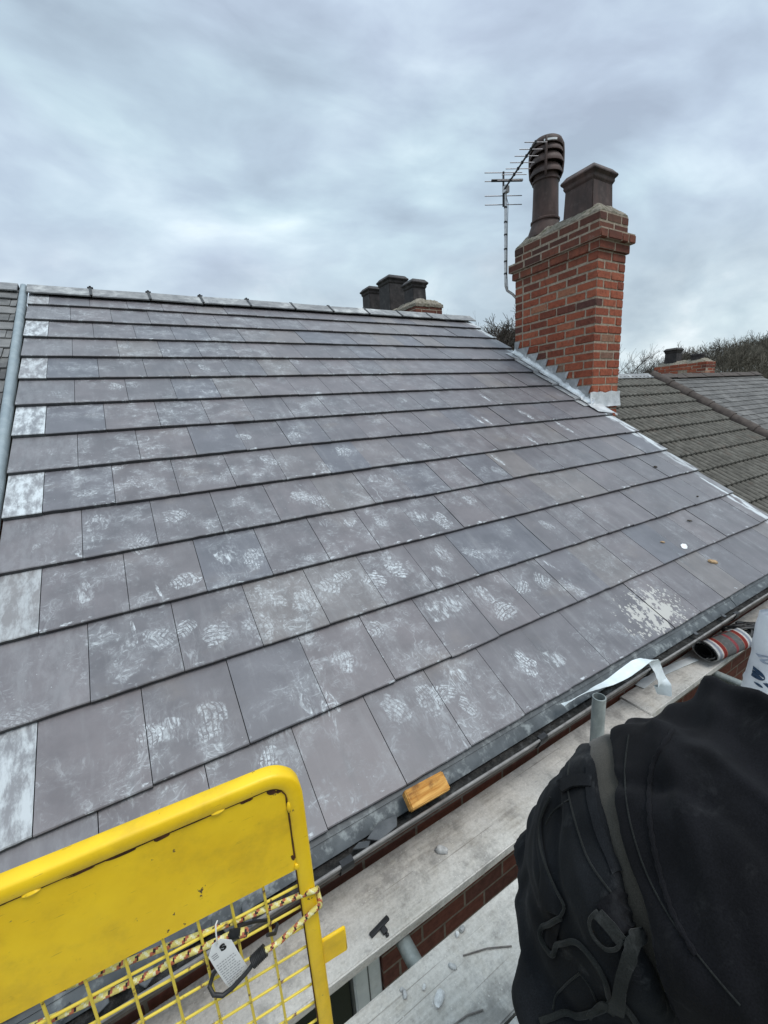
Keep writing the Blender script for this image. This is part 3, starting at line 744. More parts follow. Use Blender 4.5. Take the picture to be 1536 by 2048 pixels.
def flaunch(x0, x1, y0, y1, z, h, ins, seedv):
    def pt(u, v):
        x = x0 + (x1 - x0) * u; y = y0 + (y1 - y0) * v
        e = min(u * (x1 - x0), (1 - u) * (x1 - x0), v * (y1 - y0), (1 - v) * (y1 - y0))
        k = min(1., e / ins); k = k * (2 - k)
        w_ = mnoise.noise(Vector((x * 9, y * 9, seedv))) * .016 + mnoise.noise(Vector((x * 30, y * 30, seedv))) * .007
        return (x + .01 * mnoise.noise(Vector((y * 14, seedv, 0))), y + .01 * mnoise.noise(Vector((x * 14, seedv, 3))), z + h * k + w_ * (.6 + k))
    mb = MB(); mb.grid(pt, 40, 70)
    for k, (f, n_) in enumerate(((lambda q: (q, 0.), 40), (lambda q: (1., q), 70), (lambda q: (1. - q, 1.), 40), (lambda q: (0., 1. - q), 70))):
        def sk(u, v, f=f):
            p = pt(*f(u)); return (p[0], p[1], p[2] - .05 * (1 - v))
        mb.grid(sk, n_, 1)
    return mb
fl = flaunch(CX0 + .004, CX1 - .004, CY0 + .004, CY1 - .004, ztop + .020, .120, .17, 2.)
fl.build('mortar_flaunching', M['flaunch'], chim)
# tall round pot with louvred cowl
PX = 4.72
def louvre_pot(cx, cy, z0, name, parent):
    mb = MB()
    prof = [(.150, -.12), (.205, -.06), (.192, 0.0), (.160, .085), (.156, .10), (.168, .108), (.168, .125), (.152, .135), (.146, .30), (.142, .50), (.143, .515), (.156, .525), (.156, .545), (.142, .555), (.140, .60)]
    mb.lathe(prof, (cx, cy, z0), 32)
    # stacked bulging hoods with dark gaps, carried by ribs
    for zb, r0, r1, h in ((.585, .150, .182, .092), (.688, .156, .190, .092), (.792, .150, .182, .080)):
        mb.lathe([(r0 - .02, zb + h), (r0 - .004, zb + h), (r0 + .008, zb + h * .80), (r1 - .006, zb + h * .42), (r1, zb + h * .20), (r1, zb), (r1 - .016, zb), (r1 - .020, zb + h * .3), (r0 - .02, zb + h * .9)], (cx, cy, z0), 36)
    mb.lathe([(.118, .56), (.118, .90)], (cx, cy, z0), 24)
    zb = .872
    mb.lathe([(.150, zb - .006), (.176, zb - .012), (.182, zb + .004), (.180, zb + .030), (.168, zb + .060), (.140, zb + .080), (.08, zb + .090), (.004, zb + .092)], (cx, cy, z0), 36)
    for k in range(4):
        a = R(38 + 90 * k); ca, sa_ = math.cos(a), math.sin(a)
        mb.tube([(cx + r * ca, cy + r * sa_, z0 + z) for r, z in ((.150, .545), (.176, .60), (.184, .70), (.184, .80), (.178, .885), (.160, .925))], .015, 8)
    return mb.build(name, M['pot'], parent)
lpot = louvre_pot(PX, 3.865, 2.005, 'chimney_pot', chim)
sl2 = MB(); A_ = [R(a) for a in np.linspace(-150, -104, 12)]
sl2.loft([[(PX + r * math.cos(a), 3.865 + r * math.sin(a), 2.005 + z) for r, z in ((.180, .868), (.186, .870), (.186, .890), (.180, .892))] for a in A_], True, True, True)
sl2.build('sky_gap_strip', M['white'], lpot)  # added white strip, stands in for bright sky showing through the cowl
def square_pot(cx, cy, z0, h, w0, w1, rim, m, parent, rot=0.):
    mb = MB(); c, s = math.cos(rot), math.sin(rot)
    def sq(w_, z): return [(cx + (x * c - y * s) * w_, cy + (x * s + y * c) * w_, z0 + z) for x, y in ((-1, -1), (1, -1), (1, 1), (-1, 1))]
    k = rim
    pr = [(w0, -.05), (w1, h - .145), (w1 + .010 * k, h - .135), (w1 + .020 * k, h - .118), (w1 + .018 * k, h - .100), (w1 + .022 * k, h - .092), (w1 + .046 * k, h - .072), (w1 + .046 * k, h - .052), (w1 + .030 * k, h - .040), (w1 - .004, h - .004), (w1 - .012, h), (w1 - .040, h), (w1 - .042, h - .20), (w1 - .1, h - .21)]
    mb.loft([sq(a, z) for a, z in pr], True, True, False)
    return mb.build('chimney_pot', m, parent, bevel=.005, seg=2)
square_pot(PX, 3.30, 1.945, .432, .180, .168, .85, M['pot'], chim)
# stepped lead flashing up the long face and the apron at the front
fl = MB()
k = 0
for c in range(-2, 30):
    pass
tanp = math.tan(PHI)
for c in range(NC):
    z = ZB + c * CH - .006                             # bed joint the lead is tucked into
    yf = EY + (z - .195 - EZ) / tanp                   # front top corner of this tooth
    yb2 = yf + CH / tanp + .050
    if yb2 < CY0 + .03 or yf > CY1 - .02: continue
    ya, yb = max(yf, CY0 + .001), min(yb2, CY1)
    bot = lambda y: roof_z(y) - .02
    x = CX0 - .0035 - .0012 * (c % 2)
    cut = min(.034, yb - ya - .01)
    P = [(x, ya + cut, bot(ya + cut)), (x, yb, bot(yb)), (x, yb, z), (x, (ya + yb) / 2, z), (x, ya, z - .002), (x, ya + cut, z - CH)]
    P2 = [(p[0] - .0025 - (.007 * random.random() if i in (4, 5) else 0), p[1], p[2]) for i, p in enumerate(P)]
    n = len(P)
    fl.add(P2 + P, [tuple(range(n))[::-1], tuple(range(n, 2 * n))] + [(i, (i + 1) % n, (i + 1) % n + n, i + n) for i in range(n)])
fl.build('stepped_flashing', M['lead'], chim); fl = MB()
# sloping bead and the flap dressed over the slates
def flap(u, v):
    t = (CY0 - .02 - EY) / CP + u * ((CY1 + .02) - (CY0 - .02)) / CP
    saw = -.0215 * ((t / GAU) % 1)
    wv = .004 * mnoise.noise(Vector((t * 6, v * 3, 2))) + .002 * mnoise.noise(Vector((t * 25, v * 9, 2)))
    dx = -.150 * (1 - v); n = .004 + saw + wv + .004
    if v > .84: n += (v - .84) * .30
    return tuple(rp(CX0 - .004 + dx - .006 * mnoise.noise(Vector((t * 5, 0, 9))) * (1 - v), t, n))
fl.grid(flap, 90, 12)
fl.build('lead_soaker', M['lead'], chim)
rb_ = MB()
def fillet(u, v):
    t = (CY0 - .02 - EY) / CP + u * ((CY1 + .02) - (CY0 - .02)) / CP
    saw = -.0215 * ((t / GAU) % 1); w_ = .010 * mnoise.noise(Vector((t * 9, 2, 5)))
    a = math.pi / 2 * v
    return tuple(rp(CX0 - .006 - (.050 + w_) * (1 - math.sin(a)), t, .012 + saw * .6 + (.055 + w_) * (1 - math.cos(a)) + .004 * mnoise.noise(Vector((t * 30, v * 3, 1)))))
rb_.grid(fillet, 110, 6); rb_.build('lead_fillet', M['leadbright'], chim)
ap = MB()
def apron_up(u, v):
    x = CX0 - .035 + (CX1 - CX0 + .07) * u
    w_ = .006 * mnoise.noise(Vector((x * 16, v * 4, 5)))
    z = roof_z(CY0) - .04 + v * (.165 + .02 * mnoise.noise(Vector((x * 9, 0, 2))))
    return (x, CY0 - .006 - .018 * (1 - v) ** 2 - abs(w_), z)
ap.grid(apron_up, 40, 8)
def apron_dn(u, v):
    x = CX0 - .085 + (CX1 - CX0 + .15) * u
    s = .215 * (1 - .30 * (2 * u - .9) ** 2 * (1 if u > .45 else 1.15)) * v
    t = (CY0 - .012 - EY) / CP - s
    saw = -.0215 * ((t / GAU) % 1)
    xx = min(x, XR + .10 + .02 * mnoise.noise(Vector((v * 5, 1, 1))))
    return tuple(rp(xx, t, .011 + saw * (.5 + .5 * v) * .6 + .005 * mnoise.noise(Vector((x * 8, v * 4, 3))) - (.03 * max(0, xx - XR - .02) / .1)))
ap.grid(apron_dn, 44, 14)
ap.build('lead_apron', M['leadbright'], chim)
# small stack with square pots on the rear slope
rc = MB(); RX0, RX1, RY0, RY1 = 4.42, 4.98, 6.20, 8.45
chim_bricks(rc, RX0, RX1, RY0, RY1, .50, 14, CH)
rch = rc.build('chimney', M['brick'], H, bevel=.004)
MB().box((RX0 + .005, RY0 + .005, .1), (RX1 - .005, RY1 - .005, .50 + 14 * CH - .003)).build('pointing', M['mortar'], rch)
f2 = flaunch(RX0 - .01, RX1 + .01, RY0 - .01, RY1 + .01, .50 + 14 * CH - .006, .11, .20, 5.)
f2.build('mortar_flaunching', M['flaunch'], rch)
for y, z_, h, w_ in ((6.60, 1.80, .42, .135), (7.32, 1.84, .63, .185), (8.10, 1.84, .66, .15)):
    square_pot(4.70, y, z_, h, w_ + .012, w_, .9, M['potdark'], rch)
adopt(house)

# ------------------------------------------------------------------ neighbours in the terrace
def old_tiles(name, x0, x1, tmax, gau, tw, th, m, parent, dz, t0=0., L=None, ns=3, jit=1.):
    mb = MB(); rows = int((tmax - t0) / gau) + 1; L = L or gau * 1.5
    for r in range(rows):
        x = x0 - (tw / 2 if r % 2 else 0) - random.uniform(0, .02)
        while x < x1:
            a, b = max(x, x0), min(x + tw - .004, x1); x += tw
            if b - a < .02: continue
            ta = t0 + r * gau + random.gauss(0, .004) * jit; tb = min(ta + L, tmax)
            if tb - ta < .02: continue
            dn = random.gauss(0, .002) * jit; tl = random.gauss(0, .0025) * jit; sk = random.gauss(0, .004) * jit
            us = [i / ns for i in range(ns + 1)]; V = []
            for (t, nn) in ((ta, 0), (tb, -th * (tb - ta) / gau), (ta, -th), (tb, -th * (tb - ta) / gau - th)):
                for u in us:
                    rg = random.gauss(0, .0016) * jit if t == ta else 0
                    V.append(rp(a + (b - a) * u, t + (sk * (u - .5) + rg if t == ta else 0), nn + dn + tl * (u - .5), dz))
            W = ns + 1; F = []
            for k in range(ns):
                F += [(k, k + 1, W + k + 1, W + k), (2 * W + k, 2 * W + k + 1, k + 1, k)]
            F += [(0, W, 3 * W, 2 * W), (ns, 2 * W + ns, 3 * W + ns, W + ns)]
            mb.add(V, F, random.random())
    return mb.build(name, m, parent)
lh = empty('terraced_house', (-3.0, 1.1, GZ), 'left neighbour terraced house with old rough slates beyond the metal strip at the left edge', 'house')
lr = old_tiles('roof', -5.4, XL - .068, 4.80, .163, .27, .011, M['oldslate'], lh, 0.0, t0=.0)
slab('roof_deck', -5.4, XL - .066, 0, 4.8, M['oldslate'], -.02, -.1, False, lh); slab('rear_roof', -5.4, XL - .066, 0, 4.8, M['oldslate'], -.0, -.1, True, lh)
for i in range(11): ridge_tile('ridge_tile', XL - .07 - .44 * (i + 1) + .006, XL - .07 - .44 * i, M['ridge'], lr, lift=.014, leg=.15)
MB().box((-5.4, WY, GZ), (XL - .302, WY + .23, -1.3)).build('front_wall', M['wall'], lh); MB().box((-5.4, 2 * AY - WY - .23, GZ), (XL - .302, 2 * AY - WY, -1.3)).build('rear_wall', M['wall'], lh)
adopt(lh)

DZ = -.905
ph_ = empty('terraced_house', (7.2, 1.1, GZ), 'right neighbour terraced house with the lower roof of corrugated brown pantiles', 'house')
PX0, PX1 = XR + .035, 9.66
pt = MB()
G2 = .340
def pan(row):
    def fn(u, v):
        x = PX0 + (PX1 - PX0) * u; t = row * G2 + v * (G2 + .05)
        w_ = (x / .140) % 1.
        prof = max(0., math.sin(math.pi * w_)) ** .62 * .062
        n = prof - .032 * (t - row * G2) / G2 + .0035 * mnoise.noise(Vector((int(x / .28) * 1.7, row * 3.1, 0)))
        return tuple(rp(x, min(t, 4.80) + .008 * mnoise.noise(Vector((int(x / .28) * 2.3, row * 1.7, 4))), n, DZ))
    return fn
nu = int((PX1 - PX0) / .140 * 8)
for r in range(15):
    pt.grid(pan(r), nu, 2, True)
    # thickness of the tail edge
    f = pan(r)
    def tail(u, v, f=f):
        p = Vector(f(u, 0)); return tuple(p + Vector((0, .5 * SP, -CP)) * (.030 * v))
    pt.grid(tail, nu, 1, False)
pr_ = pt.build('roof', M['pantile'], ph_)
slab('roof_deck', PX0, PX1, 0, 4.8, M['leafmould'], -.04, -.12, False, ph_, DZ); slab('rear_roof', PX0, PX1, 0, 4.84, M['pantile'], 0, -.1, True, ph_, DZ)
for i in range(11): ridge_tile('ridge_tile', PX0 + .455 * i + .004, PX0 + .455 * (i + 1), M['ridge'], pr_, lift=.035, leg=.15, za=AZ + DZ)
MB().box((PX0 + .02, WY, GZ), (PX1, WY + .23, -2.2)).build('front_wall', M['wall'], ph_); MB().box((PX0 + .02, 2 * AY - WY - .23, GZ), (PX1, 2 * AY - WY, -2.2)).build('rear_wall', M['wall'], ph_)
# rounded capping tiles running down the party line
nb = 11
for i in range(nb):
    ta, tb = 4.84 * i / nb - .012, 4.84 * (i + 1) / nb; mb = MB(); rings = []
    for t, rr in ((ta, .138), (ta + .03, .136), (tb, .120)):
        o_ = []
        for k in range(12):
            a = math.pi * k / 11; o_.append(tuple(rp(9.74 + rr * math.cos(a), t, .030 + rr * .85 * math.sin(a), DZ)))
        for k in range(12):
            a = math.pi * (11 - k) / 11; o_.append(tuple(rp(9.74 + (rr - .016) * math.cos(a), t, .030 + (rr - .016) * .85 * math.sin(a), DZ)))
        rings.append(o_)
    mb.loft(rings, True, True, True); mb.build('capping_tile', M['hip'], pr_)
adopt(ph_)
fh = empty('terraced_house', (12.4, 1.1, GZ), 'farthest terraced house with the flat grey weathered tile roof beyond the rounded brown capping', 'house')
fr_ = old_tiles('roof', 9.80, 15.05, 4.78, .166, .30, .012, M['flattile'], fh, DZ, t0=.0, jit=.6)
slab('roof_deck', 9.80, 15.05, 0, 4.8, M['flattile'], -.02, -.1, False, fh, DZ); slab('rear_roof', 9.82, 15.05, 0, 4.84, M['flattile'], 0, -.1, True, fh, DZ)
for i in range(12): ridge_tile('ridge_tile', 9.70 + .446 * i + .006, 9.70 + .446 * (i + 1), M['hip'], fr_, lift=.02 + .006 * (i % 2), leg=.16, za=AZ + DZ)
MB().box((9.66, WY, GZ), (15.0, WY + .23, -2.2)).build('front_wall', M['wall'], fh); MB().box((9.66, 2 * AY - WY - .23, GZ), (15.0, 2 * AY - WY, -2.2)).build('rear_wall', M['wall'], fh)
w = MB()
gp = []
for x in (14.78, 15.0):
    for (y, z) in ((WY + .232, GZ), (2 * AY - WY - .232, GZ), (2 * AY - WY - .232, -2.2), (AY, AZ + DZ - .14), (WY + .232, -2.2)): gp.append((x, y, z))
w.add(gp, [(0, 1, 2, 3, 4), (9, 8, 7, 6, 5)] + [(i, (i + 1) % 5, (i + 1) % 5 + 5, i + 5) for i in range(5)])
w.build('gable_wall', M['wall'], fh)
fc = MB(); FX0, FX1, FY0, FY1 = 14.72, 15.28, 6.25, 7.70
chim_bricks(fc, FX0, FX1, FY0, FY1, -.48, 15, CH, jit=.007)
fch = fc.build('chimney', M['brick'], fh, bevel=.006)
MB().box((FX0 + .006, FY0 + .006, -1.0), (FX1 - .006, FY1 - .006, -.48 + 15 * CH - .004)).build('pointing', M['mortar'], fch)
f3 = flaunch(FX0 + .02, FX1 - .02, FY0 + .03, FY1 - .03, -.48 + 15 * CH - .01, .12, .2, 8.)
f3.build('mortar_flaunching', M['flaunch'], fch)
square_pot(15.0, 7.30, .93, .46, .175, .165, .9, M['potdark'], fch)
mb = MB(); mb.lathe([(.17, -.05), (.17, .10), (.19, .11), (.19, .16), (.15, .17), (.15, -.04)], (15.0, 6.62, .96), 20); mb.build('chimney_pot', M['potdark'], fch)
adopt(fh)

# ------------------------------------------------------------------ aerial on the chimney
ae = empty('tv_aerial', (4.50, 4.16, 1.30), 'slim television aerial on a bent pole fixed to the back of the tall brick chimney', 'aerial')
mx, my = 4.405, 4.20
MB().tube([(4.56, 4.125, 1.30), (4.50, 4.165, 1.38), (mx + .03, my, 1.43), (mx + .004, my, 1.48), (mx, my, 1.55), (mx, my, 2.0), (mx, my, 2.60)], .0155, 10).build('mast', M['alu'], ae)
for z in (1.62, 1.76, 1.90, 2.06, 2.20, 2.36): MB().tube([(mx, my, z - .009), (mx, my, z + .009)], .0195, 10).build('tape_band', M['black'], ae)
MB().tube([(mx - .022, my, 2.56), (mx + .022, my - .02, 2.40), (mx + .02, my - .012, 2.1), (mx + .018, my - .01, 1.6), (mx + .05, my, 1.40)], .0042, 6).build('cable', M['black'], ae)
b0 = Vector((4.375, 4.19, 2.545)); b1 = Vector((4.035, 3.44, 2.585)); bd_ = (b1 - b0).normalized()
ed = bd_.cross(Vector((0, 0, 1))).normalized()
MB().tube([b0 - bd_ * .05, b1], .010, 8).build('boom', M['black'], ae)
MB().box((-.03, -.03, -.035), (.03, .03, .035), M=Matrix.Translation((mx - .008, my - .012, 2.545))).build('clamp', M['alu'], ae)
for i in range(7):
    c = b0.lerp(b1, .22 + .78 * i / 6); L = .155 - .006 * i
    MB().tube([c - ed * L, c + ed * L], .0042, 6).build('director', M['rod'], ae)
    MB().tube([c - Vector((0, 0, .012)), c + Vector((0, 0, .014))], .013, 8).build('director_clip', M['black'], ae)
c = b0.lerp(b1, .10)
MB().tube([c - ed * .19 + Vector((0, 0, .05)), c + ed * .19 + Vector((0, 0, .05))], .020, 10, flat=.7).build('dipole', M['black'], ae)
rb = b0 - bd_ * .03
MB().tube([rb + Vector((0, 0, -.17)), rb + Vector((0, 0, .20))], .012, 8).build('reflector_bracket', M['black'], ae)
for z in (-.15, -.055, .10, .19):
    MB().tube([rb + Vector((0, 0, z)) - ed * .235, rb + Vector((0, 0, z)) + ed * .235], .005, 6).build('reflector', M['rod'], ae)
adopt(ae)
# ------------------------------------------------------------------ trees and the wood on the hill
def branchy(mb, p, d, L, r, depth, spread, seg=3, kids=(3, 4), shrink=.68, upb=.15, rmin=.004):
    n = 3; pts = [Vector(p)]; dd = Vector(d).normalized()
    for i in range(n):
        dd = (dd + Vector((random.gauss(0, .10), random.gauss(0, .10), random.gauss(0, .08) + upb * .25))).normalized()
        pts.append(pts[-1] + dd * L / n)
    r1 = max(rmin, r * .62)
    mb.tube(pts, [r + (r1 - r) * i / n for i in range(n + 1)], seg if depth < 2 else 6, False, True)
    if depth == 0: return
    for _ in range(random.randint(*kids)):
        k = random.uniform(.35, 1.); q = pts[0].lerp(pts[-1], k) if k < .98 else pts[-1]
        i = min(n - 1, int(k * n)); q = pts[i].lerp(pts[i + 1], k * n - i)
        nd = (dd + Vector((random.gauss(0, spread), random.gauss(0, spread), random.gauss(0, spread * .7) + upb))).normalized()
        branchy(mb, q, nd, L * shrink * random.uniform(.75, 1.15), r1 * random.uniform(.55, .8), depth - 1, spread, seg, kids, shrink, upb, rmin)
def bare_tree(x, y, z, h, label, m, spread=.55, depth=5, kids=(3, 4), shrink=.70, r0=.16, group=None, upb=.12, rmin=.006, trunk=.33):
    t = empty('bare_tree', (x, y, z), label, 'tree', group)
    tr = MB(); top = Vector((x + random.uniform(-.2, .2), y, z + h * trunk))
    tr.tube([(x, y, z - .1), (x + .03, y, z + h * trunk * .5), top], [r0 * 1.15, r0, r0 * .85], 8)
    tr.build('trunk', m, t)
    mb = MB()
    for k in range(5):
        a = 2 * math.pi * k / 5 + random.random()
        d = Vector((math.cos(a) * .75, math.sin(a) * .75, 1.0))
        branchy(mb, top - Vector((0, 0, h * .05 * random.random())), d, h * .27, r0 * .55, depth - 1, spread, 3, kids, shrink, upb, rmin)
    branchy(mb, top, (0, 0, 1), h * .28, r0 * .7, depth - 1, spread, 3, kids, shrink, upb, rmin)
    mb.build('crown', m, t); adopt(t); return t
def at(az, d): return d * math.sin(R(az)), d * math.cos(R(az))
random.seed(21)
x, y = at(47.3, 33); bare_tree(x, y, GZ, 13.9, 'bare dark crowned tree showing between the new ridge and the tall brick chimney', M['bark'], .60, 6, (4, 5), .68, .22, rmin=.014)
x, y = at(43.2, 60); bare_tree(x, y, GZ, 19.5, 'tall thin pale birch rising faintly behind the end of the new ridge', M['palebark'], .30, 5, (2, 4), .66, .14, upb=.35, rmin=.010)
x, y = at(59.8, 70); bare_tree(x, y, GZ, 16.2, 'bare tree right beside the right edge of the brick chimney shaft', M['bark'], .5, 5, (3, 4), .69, .2, rmin=.014)
x, y = at(62.9, 95); bare_tree(x, y, GZ, 15.5, 'bare tree standing left of the far chimney above the pantile ridge', M['bark'], .5, 5, (3, 4), .69, .22, rmin=.018)
# the wood: far off, reads as one mass
random.seed(5)
protos = []
for k in range(6):
    mb = MB(); h = 10.
    mb.tube([(0, 0, 0), (.1, 0, h * .4)], [.16, .12], 4, False)
    for j in range(7):
        a = 2 * math.pi * j / 7 + random.random()
        branchy(mb, (.1, 0, h * random.uniform(.22, .42)), (math.cos(a) * random.uniform(.3, .9), math.sin(a) * random.uniform(.3, .9), 1.), h * .30, .085, 3, .50, 3, (3, 4), .66, .12, .028)
    protos.append((np.array(mb.v), mb.f))
AV = []; AF = []; AR = []; base = 0
for i in range(620):
    az = random.uniform(60.8, 96); d = random.choice([random.uniform(100, 150), random.uniform(140, 230)])
    if az < 64: d = random.uniform(110, 150)
    x, y = at(az, d); V, F = random.choice(protos)
    s = random.choice([random.uniform(.45, .8), random.uniform(.7, 1.15)]) * (1.0 if az > 64 else .66); a = random.random() * 6.28
    c, s_ = math.cos(a), math.sin(a)
    W = V * s; W = np.stack([W[:, 0] * c - W[:, 1] * s_ + x, W[:, 0] * s_ + W[:, 1] * c + y, W[:, 2] + hill_h(x, y)], 1)
    AV.append(W); AF += [tuple(q + base for q in f) for f in F]; AR += [random.random()] * len(F); base += len(V)
mb = MB(); mb.v = [tuple(v) for v in np.concatenate(AV)]; mb.f = AF; mb.r = AR; mb.sm = [False] * len(AF)
wd = mb.build('woodland', M['wood']); tag(wd, 'bare brown winter wood covering the hill at the right edge', 'wood', None, 'stuff')

# ------------------------------------------------------------------ scaffold
BZ = -1.55
def board(x0, x1, y0, y1, label, m='board', dz=0.):
    mb = MB(); n = 24; rr = []
    for i in range(n + 1):
        x = x0 + (x1 - x0) * i / n
        e = [.0022 * mnoise.noise(Vector((x * 3.3, k * 7 + y0 * 9, 1))) for k in range(4)]
        rr.append([(x, y0 + e[0], BZ - .038 + dz), (x, y1 + e[1], BZ - .038 + dz), (x, y1 + e[1], BZ + dz + e[2]), (x, y0 + e[0], BZ + dz + e[3])])
    mb.loft(rr, True, True, False, random.random())
    o = mb.build('scaffold_board', M[m], None, bevel=.004, seg=2)
    return tag(o, label, 'scaffold board', 'grey boards of the scaffold')
board(-1.8, 1.985, .850, 1.074, 'dusty grey scaffold board under the gutter with the black T shaped clip on it')
board(1.993, 4.7, .925, 1.088, 'grey scaffold board under the gutter carrying the rolled striped mat', dz=-.001)
board(-1.8, 4.7, .540, .763, 'pale cracked scaffold board beside the brick gap with stone chips and wires on it')
board(-1.8, 4.7, .308, .533, 'second platform board out from the brick gap, behind the crouching worker')
board(-1.8, 4.7, .076, .301, 'third platform board out from the brick gap, under the worker')
board(-1.8, 4.7, -.156, .069, 'fourth platform board out from the brick gap, outermost under the worker')
def tubeobj(pts, label, rad=.02415):
    root = MB(); a, b = Vector(pts[0]), Vector(pts[1]); d = (b - a).normalized()
    u = d.cross(Vector((0, 1, .3))).normalized(); w_ = d.cross(u); sg = 28; rings = []
    for p, r in ((a, rad), (b - d * .001, rad), (b, rad - .001), (b, rad - .0035), (b - d * .10, rad - .004), (b - d * .5, rad - .004)):
        rings.append([tuple(p + (u * math.cos(2 * math.pi * k / sg) + w_ * math.sin(2 * math.pi * k / sg)) * r) for k in range(sg)])
    root.loft(rings, True, True, True)
    o = root.build('scaffold_tube', M['tube']); return tag(o, label, 'scaffold tube', 'steel tubes of the scaffold')
tubeobj([(1.335, .803, GZ), (1.335, .803, -1.085)], 'upright grey steel tube with an open end standing beside the worker')
tubeobj([(.458, -.9, BZ - .066), (.458, 1.075, BZ - .066)], 'horizontal galvanised tube below the boards in the brick gap')
tubeobj([(2.7, -.9, BZ - .066), (2.7, 1.075, BZ - .066)], 'horizontal galvanised tube below the boards under the white sack')

# ------------------------------------------------------------------ yellow gate
gate = empty('scaffold_gate', (.09, .554, BZ), 'yellow painted steel scaffold gate with a solid top panel and wire mesh below', 'gate')
YF, YB = .554, .581                     # front and back of the square tube
GT, GXR, GXL, RAD = -.5195, .134, -1.15, .054     # top, right edge, left edge, corner radius
def arc_path(inset):
    r = RAD - inset; cx, cz = GXR - RAD, GT - RAD; P = [(GXL, GT - inset)]
    for k in range(13):
        a = math.pi / 2 - (math.pi / 2) * k / 12; P.append((cx + r * math.cos(a), cz + r * math.sin(a)))
    P.append((GXR - inset, -1.46)); return P
TWD = .0255
def frame():
    mb = MB(); o_ = arc_path(0.); i_ = arc_path(TWD)
    # square tube with softened corners, swept along the path
    n = len(o_)
    # densify straight runs
    def dens(P):
        Q = []
        segs = [24] + [1] * 12 + [24]
        for k in range(len(P) - 1):
            for j in range(segs[k]):
                f = j / segs[k]; Q.append((P[k][0] + (P[k + 1][0] - P[k][0]) * f, P[k][1] + (P[k + 1][1] - P[k][1]) * f))
        Q.append(P[-1]); return Q
    O, I = dens(o_), dens(i_); c = .0045; rings = []
    for k in range(len(O)):
        po, pi_ = Vector((O[k][0], 0, O[k][1])), Vector((I[k][0], 0, I[k][1])); d = (pi_ - po).normalized()
        w_ = .0007 * mnoise.noise(Vector((k * .5, 2, 2)))
        q = []
        for off, y in ((c, YF), (TWD - c, YF), (TWD - .0018, YF + .0018), (TWD, YF + c), (TWD, YB - c), (TWD - c, YB), (c, YB), (.0018, YB - .0018), (0, YB - c), (0, YF + c), (.0018, YF + .0018)):
            p_ = po + d * (off + w_); q.append((p_.x, y, p_.z))
        rings.append(q)
    mb.loft(rings, True, True, True)
    return mb.build('frame', M['yellow'], gate)
gf = frame()
# sheet panel set back in the frame
PB = -.717
def panel():
    r = RAD - TWD; cx, cz = GXR - RAD, GT - RAD; P = [(GXL, PB)]
    out = [(GXL, GT - TWD + .004)] + [(cx + (r + .004) * math.cos(math.pi / 2 - math.pi / 2 * k / 8), cz + (r + .004) * math.sin(math.pi / 2 - math.pi / 2 * k / 8)) for k in range(9)] + [(GXR - TWD + .004, PB + .028), (GXR - TWD - .002, PB), (GXL, PB)]
    mb = MB(); a = [(x, YF + .0042, z) for x, z in out]; b = [(x, YF + .0064, z) for x, z in out]; n = len(out)
    mb.add(a + b, [tuple(range(n))[::-1], tuple(range(n, 2 * n))] + [(i, (i + 1) % n, (i + 1) % n + n, i + n) for i in range(n)])
    return mb.build('sheet_panel', M['yellow'], gate)
pn = panel()
# cracked seam with flaked paint and weld blobs
sm_ = MB(); sb = MB()
ip = arc_path(TWD)
pth = []
for k in range(len(ip) - 1):
    m_ = 40 if k == 0 else (1 if k < 13 else 60)
    for j in range(m_): pth.append((ip[k][0] + (ip[k + 1][0] - ip[k][0]) * j / m_, ip[k][1] + (ip[k + 1][1] - ip[k][1]) * j / m_))
pth = [q for q in pth if q[1] > PB + .012]
sm_.tube([(x + .0012 * mnoise.noise(Vector((x * 60, z * 60, 0))), YF + .0038, z) for x, z in pth], [.0012 + .0014 * abs(mnoise.noise(Vector((x * 40, z * 40, 3)))) for x, z in pth], 6)
sm_.build('rust_seam', M['rust'], pn)
def flake(cx, cz, L, w_, ang):
    n = 12; P = []
    for k in range(n):
        a = 2 * math.pi * k / n; rr = 1 + .45 * mnoise.noise(Vector((cx * 50 + math.cos(a) * 1.5, cz * 50 + math.sin(a) * 1.5, 1)))
        dx, dz = L * rr * math.cos(a), w_ * rr * math.sin(a)
        P.append((cx + dx * math.cos(ang) - dz * math.sin(ang), YF + .0034, cz + dx * math.sin(ang) + dz * math.cos(ang)))
    mb = MB(); Q = [(x, y + .0006, z) for x, y, z in P]
    mb.add(P + Q, [tuple(range(n))[::-1]] + [(i, (i + 1) % n, (i + 1) % n + n, i + n) for i in range(n)]); return mb
for cx, cz, L, w_, ang in ((-.108, -.5475, .016, .0022, 0), (-.062, -.548, .010, .003, 0), (.052, -.548, .009, .0022, 0), (.088, -.551, .0080, .0042, -.5), (-.155, -.548, .012, .0016, 0), (.098, -.555, .004, .003, -.8), (.105, -.69, .002, .006, .3)):
    flake(cx, cz, L, w_, ang).build('paint_flake', M['rust'], pn)
for cx, cz, ax, az in ((.012, -.5435, .010, .0045), (.1105, -.590, .0042, .011), (-.205, -.545, .010, .004), (.1095, PB + .008, .0050, .006)):
    mb = MB(); mb.lathe([(.001, -1), (.6, -.8), (1, 0), (.6, .8), (.001, 1)], (0, 0, 0), 12)
    mb.v = [(cx + v[0] * ax, YF + .0025 + v[1] * .004, cz + v[2] * az) for v in mb.v]; mb.build('weld', M['yellow'], gf)
